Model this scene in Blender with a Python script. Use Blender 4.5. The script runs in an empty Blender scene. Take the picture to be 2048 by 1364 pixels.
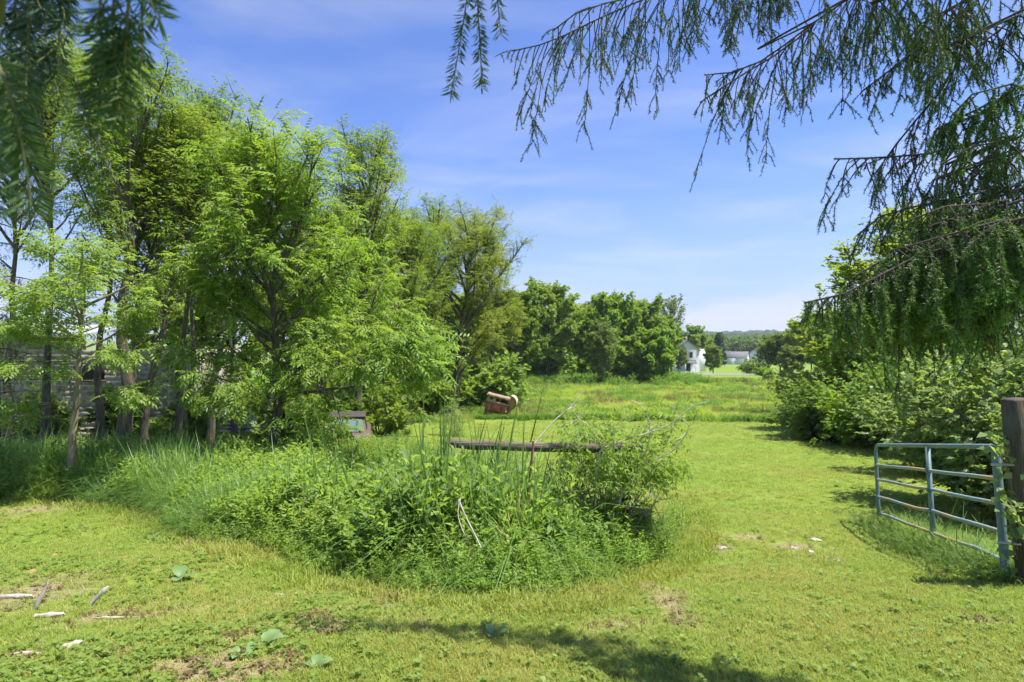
import bpy, math
import numpy as np
from mathutils import Vector, Matrix, Euler

R_ = math.radians
rng = np.random.default_rng(11)
scene = bpy.context.scene
COL = scene.collection

# ------------------------------------------------------------------ camera, sky, sun, exposure
CZ = 1.75                      # eye height above the ground at the camera
FPX, HX, HY = 1150.0, 1024.0, 690.0
cam_d = bpy.data.cameras.new('camera')
cam_d.sensor_width = 36.0
cam_d.lens = FPX / 2048 * 36
cam_d.shift_y = (HY - 682) / 2048
cam_d.clip_start, cam_d.clip_end = 0.05, 9000
cam_d.dof.use_dof = True
cam_d.dof.focus_distance = 11.0
cam_d.dof.aperture_fstop = 9.0
cam = bpy.data.objects.new('camera', cam_d)
cam.location = (0, 0, CZ)
cam.rotation_euler = (R_(90), 0, 0)
COL.objects.link(cam)
scene.camera = cam

SUN_EL, SUN_AZ = 66.0, 99.0     # azimuth clockwise from the viewing direction (+Y)
world = bpy.data.worlds.new('World')
scene.world = world
world.use_nodes = True
nt = world.node_tree
nt.nodes.clear()
def wn(t, **k):
    n = nt.nodes.new(t)
    for a, b in k.items(): setattr(n, a, b)
    return n
sky = wn('ShaderNodeTexSky', sky_type='NISHITA', sun_disc=False)
sky.sun_elevation, sky.sun_rotation = R_(SUN_EL), R_(SUN_AZ)
sky.air_density, sky.dust_density, sky.ozone_density = 0.95, 0.15, 5.0
tc = wn('ShaderNodeTexCoord')
sep = wn('ShaderNodeSeparateXYZ')
nt.links.new(tc.outputs['Generated'], sep.inputs[0])
def wm(op, a, b=None, clamp=False):
    n = wn('ShaderNodeMath', operation=op, use_clamp=clamp)
    for i, v in enumerate((a, b)):
        if v is None: continue
        if isinstance(v, (int, float)): n.inputs[i].default_value = v
        else: nt.links.new(v, n.inputs[i])
    return n.outputs[0]
zc = wm('MAXIMUM', sep.outputs['Z'], 0.03)
zz = wm('ADD', zc, 0.10)
comb = wn('ShaderNodeCombineXYZ')
nt.links.new(wm('DIVIDE', sep.outputs['X'], zz), comb.inputs[0])
nt.links.new(wm('MULTIPLY', wm('DIVIDE', sep.outputs['Y'], zz), 2.0), comb.inputs[1])
n1 = wn('ShaderNodeTexNoise')
n1.inputs['Scale'].default_value = 0.75; n1.inputs['Detail'].default_value = 6; n1.inputs['Roughness'].default_value = 0.55
n1.inputs['Distortion'].default_value = 0.5
nt.links.new(comb.outputs[0], n1.inputs['Vector'])
wisp = wm('MULTIPLY', wm('POWER', wm('MULTIPLY', wm('SUBTRACT', n1.outputs['Fac'], 0.43), 3.2, True), 1.2), 0.44, True)
# low heaped clouds all round the horizon
comb2 = wn('ShaderNodeCombineXYZ')
nt.links.new(sep.outputs['X'], comb2.inputs[0]); nt.links.new(sep.outputs['Y'], comb2.inputs[1])
nt.links.new(wm('MULTIPLY', sep.outputs['Z'], 2.2), comb2.inputs[2])
n2 = wn('ShaderNodeTexNoise')
n2.inputs['Scale'].default_value = 5.5; n2.inputs['Detail'].default_value = 7; n2.inputs['Roughness'].default_value = 0.5
mp2 = wn('ShaderNodeMapping'); mp2.inputs['Location'].default_value = (0.35, 0.0, 0.0)
nt.links.new(comb2.outputs[0], mp2.inputs['Vector']); nt.links.new(mp2.outputs[0], n2.inputs['Vector'])
band = wm('MULTIPLY', wm('SUBTRACT', 0.115, sep.outputs['Z']), 14.0, True)
heap = wm('MULTIPLY', wm('MULTIPLY', wm('SUBTRACT', n2.outputs['Fac'], 0.44), 9.0, True), band, True)
heap = wm('MULTIPLY', heap, 0.75)
cl = wm('MAXIMUM', wisp, heap)
gain = wn('ShaderNodeMix', data_type='RGBA', blend_type='MULTIPLY')
gain.inputs['Factor'].default_value = 1.0
nt.links.new(sky.outputs[0], gain.inputs['A'])
gain.inputs['B'].default_value = (1.08, 1.13, 1.52, 1)
low = wm('POWER', wm('MULTIPLY', wm('SUBTRACT', 0.34, sep.outputs['Z']), 2.9, True), 1.5)
pale = wn('ShaderNodeMix', data_type='RGBA')
nt.links.new(wm('MULTIPLY', low, 0.95), pale.inputs['Factor'])
nt.links.new(gain.outputs['Result'], pale.inputs['A'])
pale.inputs['B'].default_value = (3.35, 4.0, 5.6, 1)
mixc = wn('ShaderNodeMix', data_type='RGBA')
nt.links.new(cl, mixc.inputs['Factor'])
nt.links.new(pale.outputs['Result'], mixc.inputs['A'])
mixc.inputs['B'].default_value = (5.7, 5.9, 6.5, 1)
bg = wn('ShaderNodeBackground'); bg.inputs['Strength'].default_value = 0.072
out = wn('ShaderNodeOutputWorld')
nt.links.new(mixc.outputs['Result'], bg.inputs['Color'])
nt.links.new(bg.outputs[0], out.inputs['Surface'])

sun_d = bpy.data.lights.new('sun', 'SUN')
sun_d.energy = 4.4; sun_d.angle = R_(0.6); sun_d.color = (1.0, 0.955, 0.87)
sun = bpy.data.objects.new('sun', sun_d)
sv = Vector((math.sin(R_(SUN_AZ)) * math.cos(R_(SUN_EL)), math.cos(R_(SUN_AZ)) * math.cos(R_(SUN_EL)), math.sin(R_(SUN_EL))))
sun.rotation_euler = sv.to_track_quat('Z', 'Y').to_euler()
sun.location = sv * 60
COL.objects.link(sun)

vs = scene.view_settings
vs.view_transform = 'Standard'; vs.look = 'None'; vs.gamma = 1.0; vs.use_curve_mapping = False
vs.exposure = 1.1
scene.render.engine = 'CYCLES'
scene.cycles.max_bounces = 8
scene.cycles.diffuse_bounces = 6
scene.cycles.transmission_bounces = 4
scene.cycles.glossy_bounces = 2
scene.cycles.volume_bounces = 0
scene.cycles.use_adaptive_sampling = True
scene.cycles.adaptive_threshold = 0.04
scene.cycles.caustics_reflective = False
scene.cycles.caustics_refractive = False

# ------------------------------------------------------------------ materials
MATS = {}
def new_mat(name):
    m = bpy.data.materials.new(name); m.use_nodes = True
    m.node_tree.nodes.clear(); MATS[name] = m
    return m, m.node_tree
def N(t, typ, **k):
    n = t.nodes.new(typ)
    for a, b in k.items(): setattr(n, a, b)
    return n
def rgb(c): return (c[0], c[1], c[2], 1)

def foliage(name, a, b, c=None, trans=0.5, rough=0.5, patch=0.6, pamt=0.5, spec=0.3, tr=(1.22, 1.18, 0.6)):
    """leaf colour: a..b by leaf and by plant, drifting to c in large patches; part of the light passes through"""
    m, t = new_mat(name)
    a, b, c = [None if k is None else (k[0] * 1.48, k[1] * 1.24, k[2] * 1.9) for k in (a, b, c)]
    geo = N(t, 'ShaderNodeNewGeometry'); oi = N(t, 'ShaderNodeObjectInfo')
    ad = N(t, 'ShaderNodeMath', operation='ADD'); fr = N(t, 'ShaderNodeMath', operation='FRACT')
    t.links.new(geo.outputs['Random Per Island'], ad.inputs[0]); t.links.new(oi.outputs['Random'], ad.inputs[1])
    t.links.new(ad.outputs[0], fr.inputs[0])
    mx = N(t, 'ShaderNodeMix', data_type='RGBA')
    mx.inputs['A'].default_value = rgb(a); mx.inputs['B'].default_value = rgb(b)
    t.links.new(fr.outputs[0], mx.inputs['Factor'])
    col = mx.outputs['Result']
    if c is not None:
        no = N(t, 'ShaderNodeTexNoise'); no.inputs['Scale'].default_value = patch; no.inputs['Detail'].default_value = 3
        t.links.new(geo.outputs['Position'], no.inputs['Vector'])
        mr = N(t, 'ShaderNodeMapRange'); mr.inputs['From Min'].default_value = 0.4; mr.inputs['From Max'].default_value = 0.65
        mr.inputs['To Max'].default_value = pamt
        t.links.new(no.outputs['Fac'], mr.inputs['Value'])
        m2 = N(t, 'ShaderNodeMix', data_type='RGBA'); m2.inputs['B'].default_value = rgb(c)
        t.links.new(mr.outputs[0], m2.inputs['Factor']); t.links.new(col, m2.inputs['A'])
        col = m2.outputs['Result']
    pb = N(t, 'ShaderNodeBsdfPrincipled')
    pb.inputs['Roughness'].default_value = rough; pb.inputs['Specular IOR Level'].default_value = spec
    t.links.new(col, pb.inputs['Base Color'])
    tl = N(t, 'ShaderNodeBsdfTranslucent')
    mu = N(t, 'ShaderNodeMix', data_type='RGBA', blend_type='MULTIPLY'); mu.inputs['Factor'].default_value = 1
    mu.inputs['B'].default_value = rgb([x * 1.25 for x in tr]); t.links.new(col, mu.inputs['A'])
    t.links.new(mu.outputs['Result'], tl.inputs['Color'])
    ms = N(t, 'ShaderNodeMixShader'); ms.inputs[0].default_value = trans
    o = N(t, 'ShaderNodeOutputMaterial')
    t.links.new(pb.outputs[0], ms.inputs[1]); t.links.new(tl.outputs[0], ms.inputs[2]); t.links.new(ms.outputs[0], o.inputs[0])
    return m

def rough_mat(name, a, b, scale=8.0, rough=0.9, bump=0.3, stretch=(1, 1, 1), metal=0.0, detail=6, c=None, cs=2.0, ct=(0.5, 0.62), spec=0.3, world=False):
    m, t = new_mat(name)
    if world:
        src = N(t, 'ShaderNodeNewGeometry').outputs['Position']
    else:
        src = N(t, 'ShaderNodeTexCoord').outputs['Object']
    mp = N(t, 'ShaderNodeMapping'); mp.inputs['Scale'].default_value = stretch
    t.links.new(src, mp.inputs['Vector'])
    no = N(t, 'ShaderNodeTexNoise'); no.inputs['Scale'].default_value = scale; no.inputs['Detail'].default_value = detail
    t.links.new(mp.outputs[0], no.inputs['Vector'])
    mr = N(t, 'ShaderNodeMapRange'); mr.inputs['From Min'].default_value = 0.3; mr.inputs['From Max'].default_value = 0.7
    t.links.new(no.outputs['Fac'], mr.inputs['Value'])
    mx = N(t, 'ShaderNodeMix', data_type='RGBA')
    mx.inputs['A'].default_value = rgb(a); mx.inputs['B'].default_value = rgb(b)
    t.links.new(mr.outputs[0], mx.inputs['Factor'])
    col = mx.outputs['Result']
    if c is not None:
        n2 = N(t, 'ShaderNodeTexNoise'); n2.inputs['Scale'].default_value = cs; n2.inputs['Detail'].default_value = 5
        t.links.new(src, n2.inputs['Vector'])
        m2 = N(t, 'ShaderNodeMapRange'); m2.inputs['From Min'].default_value = ct[0]; m2.inputs['From Max'].default_value = ct[1]
        t.links.new(n2.outputs['Fac'], m2.inputs['Value'])
        m3 = N(t, 'ShaderNodeMix', data_type='RGBA'); m3.inputs['B'].default_value = rgb(c)
        t.links.new(m2.outputs[0], m3.inputs['Factor']); t.links.new(col, m3.inputs['A']); col = m3.outputs['Result']
    pb = N(t, 'ShaderNodeBsdfPrincipled')
    pb.inputs['Roughness'].default_value = rough; pb.inputs['Metallic'].default_value = metal
    pb.inputs['Specular IOR Level'].default_value = spec
    t.links.new(col, pb.inputs['Base Color'])
    if bump:
        bp = N(t, 'ShaderNodeBump'); bp.inputs['Strength'].default_value = bump; bp.inputs['Distance'].default_value = 0.03
        t.links.new(no.outputs['Fac'], bp.inputs['Height']); t.links.new(bp.outputs[0], pb.inputs['Normal'])
    o = N(t, 'ShaderNodeOutputMaterial'); t.links.new(pb.outputs[0], o.inputs[0])
    return m

# leaves
M_HERO = foliage('leaf_hero', (0.105, 0.215, 0.022), (0.165, 0.290, 0.038), (0.20, 0.31, 0.035), patch=0.5, pamt=0.45)
M_LEFT = foliage('leaf_left', (0.085, 0.175, 0.020), (0.150, 0.255, 0.034), (0.165, 0.250, 0.028), patch=0.35, pamt=0.5)
M_PALE = foliage('leaf_pale', (0.125, 0.235, 0.030), (0.20, 0.325, 0.055), None)
M_OLIVE = foliage('leaf_olive', (0.110, 0.190, 0.022), (0.175, 0.265, 0.032), (0.19, 0.25, 0.032), patch=0.3)
M_LINE = foliage('leaf_line', (0.110, 0.215, 0.024), (0.185, 0.310, 0.038), (0.205, 0.315, 0.036), patch=0.25, pamt=.7)
M_LINE2 = foliage('leaf_bright', (0.095, 0.215, 0.020), (0.165, 0.305, 0.030), (0.19, 0.31, 0.03), patch=0.3, pamt=.6)
M_DULL = foliage('leaf_dull', (0.092, 0.165, 0.026), (0.150, 0.235, 0.040), None)
M_RIGHT = foliage('leaf_right', (0.120, 0.225, 0.022), (0.20, 0.31, 0.038), (0.22, 0.32, 0.03), patch=0.4)
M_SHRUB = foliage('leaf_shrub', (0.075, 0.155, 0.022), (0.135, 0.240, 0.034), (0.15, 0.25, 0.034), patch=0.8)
M_BUSH = foliage('leaf_bush', (0.105, 0.195, 0.045), (0.185, 0.275, 0.07), (0.15, 0.26, 0.04), patch=1.2, rough=0.42)
M_BURDOCK = foliage('leaf_burdock', (0.105, 0.205, 0.045), (0.15, 0.265, 0.065), None, trans=0.25)
M_NEEDLE = foliage('needle', (0.036, 0.086, 0.019), (0.064, 0.138, 0.025), (0.090, 0.176, 0.024), patch=2.2, pamt=0.8, trans=0.15, spec=0.4)
M_NEEDLE_N = foliage('needle_fresh', (0.058, 0.148, 0.023), (0.101, 0.227, 0.029), (0.134, 0.253, 0.029), patch=3.0, pamt=0.6, trans=0.28, spec=0.35)
M_NEEDLE_D = foliage('needle_dry', (0.072, 0.079, 0.024), (0.072, 0.110, 0.024), None, trans=0.15)
# grass and weeds
M_LAWN = foliage('grass_lawn', (0.145, 0.235, 0.022), (0.215, 0.305, 0.038), (0.245, 0.275, 0.045), patch=0.55, pamt=0.75, trans=0.4)
M_LAWNY = foliage('grass_straw', (0.25, 0.26, 0.065), (0.31, 0.30, 0.095), None, trans=0.25, tr=(1, 1, 0.8))
M_MEADOW = foliage('grass_meadow', (0.185, 0.315, 0.026), (0.255, 0.375, 0.042), (0.28, 0.34, 0.055), patch=0.12, pamt=0.75)
M_MEADOWG = foliage('grass_meadow_green', (0.075, 0.185, 0.018), (0.120, 0.240, 0.028), None)
M_SEED = foliage('grass_seed', (0.17, 0.16, 0.045), (0.22, 0.205, 0.065), None, trans=0.2, tr=(1, 1, 0.9))
M_TALL = foliage('grass_tall', (0.085, 0.195, 0.032), (0.145, 0.285, 0.055), (0.17, 0.30, 0.045), patch=0.7, pamt=0.5, spec=0.45, rough=0.42)
M_TALLB = foliage('grass_tall_light', (0.120, 0.230, 0.026), (0.180, 0.300, 0.042), None)
M_WEED = foliage('weed_light', (0.130, 0.250, 0.030), (0.195, 0.335, 0.046), (0.22, 0.35, 0.045), patch=0.6, pamt=0.5)
M_WEEDD = foliage('weed_dark', (0.080, 0.170, 0.028), (0.135, 0.250, 0.040), None)
M_CLOVER = foliage('clover_leaf', (0.125, 0.225, 0.028), (0.195, 0.305, 0.045), None)
# bark, wood
M_BARK = rough_mat('bark', (0.060, 0.050, 0.036), (0.165, 0.140, 0.100), 14, 0.95, 0.8, (1, 1, 0.22))
M_BARKP = rough_mat('bark_pale', (0.170, 0.145, 0.085), (0.30, 0.255, 0.165), 10, 0.9, 0.4, (1, 1, 0.4))
M_BARKD = rough_mat('bark_dark', (0.050, 0.043, 0.034), (0.115, 0.095, 0.072), 12, 0.95, 0.5, (1, 1, 0.3))
M_TWIGG = rough_mat('twig_grey', (0.20, 0.185, 0.16), (0.36, 0.33, 0.28), 16, 0.9, 0.3)
M_DEAD = rough_mat('dead_wood', (0.36, 0.31, 0.24), (0.60, 0.54, 0.44), 14, 0.9, 0.4)
M_DEADW = rough_mat('bleached_wood', (0.34, 0.285, 0.215), (0.64, 0.575, 0.475), 18, 0.9, 0.5, (1, 1, 0.3))
M_POST = rough_mat('weathered_post', (0.055, 0.042, 0.030), (0.16, 0.125, 0.085), 10, 0.92, 0.7, (6, 6, 0.5), c=(0.11, 0.115, 0.075), cs=3)
M_RAIL = rough_mat('weathered_rail', (0.075, 0.060, 0.045), (0.20, 0.165, 0.125), 10, 0.92, 0.7, (0.5, 6, 6))
M_RUSTW = rough_mat('reddish_stake', (0.22, 0.105, 0.06), (0.34, 0.19, 0.12), 14, 0.9, 0.4, (1, 1, 0.3))
# ------------------------------------------------------------------ ground shape
_py = np.array([-60, 0, 3, 5.4, 7, 9, 11.5, 14, 20, 30, 45, 70, 100, 140, 230, 400, 700, 1000, 1300, 1700, 2600], float)
_pz = np.array([-1.65, -1.70, -1.80, -2.21, -2.50, -2.79, -2.98, -3.15, -3.55, -4.08, -4.65, -5.22, -5.85, -6.55, -7.7, -9.0, -9.5, -8, 2.0, 9.0, 2], float) + CZ
_gy = np.linspace(-60, 200, 2601)
_gz = np.interp(_gy, _py, _pz)
_k = np.hanning(31); _k /= _k.sum()
_gzs = np.convolve(np.pad(_gz, 15, mode='edge'), _k, mode='valid')
def ground(x, y):
    x = np.asarray(x, float); y = np.asarray(y, float)
    z = np.where(y < 195, np.interp(y, _gy, _gzs), np.interp(y, _py, _pz))
    near = np.clip((60 - np.abs(y)) / 50, 0, 1)
    z = z + near * (0.035 * np.sin(x * 0.9 + 0.6 * y) + 0.03 * np.sin(1.7 * y - 0.5 * x + 1.2) + 0.012 * np.sin(3.9 * x + 1.1) * np.sin(3.1 * y))
    far = np.clip((y - 700) / 600, 0, 1)
    z = z + far * (9 * np.sin(x * 0.0031 + 0.9) + 5 * np.sin(x * 0.0083 + 2.2) + 2.0 * np.sin(x * 0.021))
    return z
def gz(x, y): return float(ground(x, y))
def at(px, py, d):
    """point seen at photo pixel (px, py) when it stands d metres in front of the eye"""
    return Vector(((px - HX) / FPX * d, d, CZ - (py - HY) / FPX * d))
def gx(px, d):
    x = (px - HX) / FPX * d
    return Vector((x, d, gz(x, d)))
def hit(px, py):
    d = np.concatenate([np.arange(2.0, 60, 0.02), np.arange(60, 400, 0.2)])
    x = (px - HX) / FPX * d; z = CZ - (py - HY) / FPX * d
    i = int(np.argmax(z <= ground(x, d)))
    return Vector((x[i], d[i], gz(x[i], d[i])))

# ------------------------------------------------------------------ mesh tools
class MB:
    def __init__(s): s.v = []; s.q = []; s.t = []; s.qm = []; s.tm = []; s.n = 0
    def add(s, V, F, mi=0):
        V = np.asarray(V, np.float32).reshape(-1, 3); F = np.asarray(F, np.int32)
        if len(V) == 0 or len(F) == 0: return s
        s.v.append(V)
        (s.q if F.shape[1] == 4 else s.t).append(F + s.n)
        (s.qm if F.shape[1] == 4 else s.tm).append(np.full(len(F), mi, np.int32))
        s.n += len(V)
        return s
    def tube(s, P, r, sides=6, cap=True, mi=0):
        P = np.asarray(P, float); k = len(P)
        r = np.broadcast_to(np.asarray(r, float), (k,))
        T = np.gradient(P, axis=0); T /= np.linalg.norm(T, axis=1)[:, None] + 1e-9
        ref = np.array([1.0, 0, 0]) if abs(T[0][0]) < 0.8 else np.array([0, 1.0, 0])
        A = np.cross(T, ref); A /= np.linalg.norm(A, axis=1)[:, None] + 1e-9
        B = np.cross(T, A)
        a = np.linspace(0, 2 * math.pi, sides, endpoint=False)
        V = P[:, None, :] + r[:, None, None] * (np.cos(a)[None, :, None] * A[:, None, :] + np.sin(a)[None, :, None] * B[:, None, :])
        i = np.arange(k - 1)[:, None] * sides; j = np.arange(sides)[None, :]; j2 = (j + 1) % sides
        F = np.stack([i + j, i + j2, i + sides + j2, i + sides + j], -1).reshape(-1, 4)
        s.add(V.reshape(-1, 3), F, mi)
        if cap:
            for e in (0, k - 1):
                ring = V[e]; c = ring.mean(0)
                s.add(np.vstack([ring, c]), [[x, (x + 1) % sides, sides] if e else [(x + 1) % sides, x, sides] for x in range(sides)], mi)
        return s
    def box(s, c, size, rot=None, mi=0, taper=1.0, bev=0.0):
        hx, hy, hz = [d / 2 for d in size]
        if bev <= 0:
            V = np.array([[x * hx * (taper if z > 0 else 1), y * hy * (taper if z > 0 else 1), z * hz] for z in (-1, 1) for y in (-1, 1) for x in (-1, 1)])
            F = [[0, 2, 3, 1], [4, 5, 7, 6], [0, 1, 5, 4], [2, 6, 7, 3], [0, 4, 6, 2], [1, 3, 7, 5]]
            if rot is not None: V = V @ np.array(rot).T
            return s.add(V + np.array(c), F, mi)
        # chamfered on the four long vertical edges and top
        b = bev
        ring = [(-hx + b, -hy), (hx - b, -hy), (hx, -hy + b), (hx, hy - b), (hx - b, hy), (-hx + b, hy), (-hx, hy - b), (-hx, -hy + b)]
        V = []
        for (z, k) in ((-hz, 1), (hz - b, 1), (hz, 0)):
            for (x, y) in ring:
                if k: V.append((x, y, z))
                else: V.append((x * (1 - b / hx), y * (1 - b / hy), z))
        V = np.array(V)
        F = [[l * 8 + i, l * 8 + (i + 1) % 8, l * 8 + 8 + (i + 1) % 8, l * 8 + 8 + i] for l in (0, 1) for i in range(8)]
        F += [[16, 17, 22, 23], [17, 18, 21, 22], [18, 19, 20, 21], [7, 6, 1, 0], [6, 5, 2, 1], [5, 4, 3, 2]]
        if rot is not None: V = V @ np.array(rot).T
        return s.add(V + np.array(c), F, mi)
    def mesh(s, name, mats, smooth=False):
        me = bpy.data.meshes.new(name)
        if not s.v: return me
        V = np.concatenate(s.v)
        q = np.concatenate(s.q) if s.q else np.zeros((0, 4), np.int32)
        t = np.concatenate(s.t) if s.t else np.zeros((0, 3), np.int32)
        me.vertices.add(len(V)); me.vertices.foreach_set('co', V.ravel())
        nl = q.size + t.size
        me.loops.add(nl); me.loops.foreach_set('vertex_index', np.concatenate([q.ravel(), t.ravel()]).astype(np.int32))
        me.polygons.add(len(q) + len(t))
        st = np.concatenate([np.arange(len(q)) * 4, q.size + np.arange(len(t)) * 3]).astype(np.int32)
        me.polygons.foreach_set('loop_start', st)
        mi = np.concatenate([np.concatenate(s.qm) if s.qm else np.zeros(0, np.int32), np.concatenate(s.tm) if s.tm else np.zeros(0, np.int32)]).astype(np.int32)
        me.polygons.foreach_set('material_index', mi)
        if smooth: me.polygons.foreach_set('use_smooth', np.ones(len(q) + len(t), bool))
        for m in (mats if isinstance(mats, (list, tuple)) else [mats]): me.materials.append(m)
        me.update(calc_edges=True)
        return me
    def build(s, name, mats, parent=None, smooth=False):
        return link(name, s.mesh(name, mats, smooth), parent)

def link(name, me, parent=None):
    o = bpy.data.objects.new(name, me); COL.objects.link(o)
    if parent is not None: o.parent = parent
    return o
def tag(o, label=None, cat=None, group=None, kind=None):
    if label: o['label'] = label
    if cat: o['category'] = cat
    if group: o['group'] = group
    if kind: o['kind'] = kind
    return o
def thing(name, label, cat, loc=(0, 0, 0), rz=0.0, group=None, scale=1.0):
    o = bpy.data.objects.new(name, None); COL.objects.link(o)
    o.empty_display_size = 0.3
    o.location = loc; o.rotation_euler = (0, 0, rz); o.scale = (scale,) * 3
    return tag(o, label, cat, group)
def rots(X, up, jit, g):
    """frames (n,3,3) with local x along X and local z near up"""
    X = X / (np.linalg.norm(X, axis=1)[:, None] + 1e-9)
    U = up + g.normal(0, jit, X.shape)
    Y = np.cross(U, X); Y /= np.linalg.norm(Y, axis=1)[:, None] + 1e-9
    Z = np.cross(X, Y)
    return np.stack([X, Y, Z], -1)
def stamp(mb, tpl, P, M, S, mi=0):
    V, F = tpl
    n, k = len(P), len(V)
    W = np.einsum('nij,kj->nki', M, V) * S[:, None, None] + P[:, None, :]
    FF = (F[None] + (np.arange(n) * k)[:, None, None]).reshape(-1, F.shape[1])
    mb.add(W.reshape(-1, 3), FF, mi)

# ------------------------------------------------------------------ leaf templates (unit size)
def leaflet(base, d, nrm, l, w):
    d = np.array(d, float); d /= np.linalg.norm(d); s = np.cross(nrm, d); s /= np.linalg.norm(s)
    b = np.array(base, float); up = np.cross(d, s)
    return [b, b + d * l * 0.42 + s * w + up * w * 0.35, b + d * l - up * l * 0.18, b + d * l * 0.42 - s * w + up * w * 0.35]
def tpl_pinnate(pairs=4, seed=0):
    g = np.random.default_rng(seed); V = []
    for i in range(pairs):
        x = 0.25 + 0.6 * i / max(1, pairs - 1); z = -0.30 * x * x
        for sgn in (-1, 1):
            V += leaflet((x, 0, z), (0.55 + g.normal(0, .1), sgn * (0.8 + g.normal(0, .1)), -0.35 + g.normal(0, .12)), (0, 0, 1), 0.36 * (1 - 0.1 * abs(i - 1.5)), 0.055)
    V += leaflet((0.9, 0, -0.25), (1, 0, -0.6), (0, 0, 1), 0.36, 0.06)
    n = len(V) // 4
    return np.array(V), np.arange(n * 4).reshape(n, 4)
def tpl_spray(n=6, seed=0, l=0.5, w=0.16, flat=0.35):
    g = np.random.default_rng(seed); V = []
    for i in range(n):
        x = i / n * 0.8
        a = g.uniform(0, 6.28) if i else 0
        d = np.array([0.7, math.cos(a), flat * math.sin(a) + g.normal(0, .15)])
        V += leaflet((x, 0.05 * g.normal(), 0.05 * g.normal()), d, (g.normal(0, .35), g.normal(0, .35), 1), l * g.uniform(.75, 1.15), w * g.uniform(.8, 1.2))
    return np.array(V), np.arange(n * 4).reshape(n, 4)
PIN = tpl_pinnate(4, 1)
PIN3 = tpl_pinnate(3, 2)
SPRAY = tpl_spray(6, 3)
SPRAY_F = tpl_spray(5, 4, 0.75, 0.24, 0.7)
SPRAY_R = tpl_spray(6, 5, 0.52, 0.20, 0.3)

# ------------------------------------------------------------------ trees
def bend(p0, d0, L, n, g, up=0.0, wig=0.10):
    P = [np.array(p0, float)]; d = np.array(d0, float); d /= np.linalg.norm(d)
    for i in range(n):
        d = d + np.array([0, 0, up / n]) + g.normal(0, wig, 3) / math.sqrt(n) * 1.4
        d /= np.linalg.norm(d)
        P.append(P[-1] + d * L / n)
    return np.array(P)
def along(P, s):
    k = s * (len(P) - 1); i = min(int(k), len(P) - 2); f = k - i
    return P[i] * (1 - f) + P[i + 1] * f, P[i + 1] - P[i]

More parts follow.
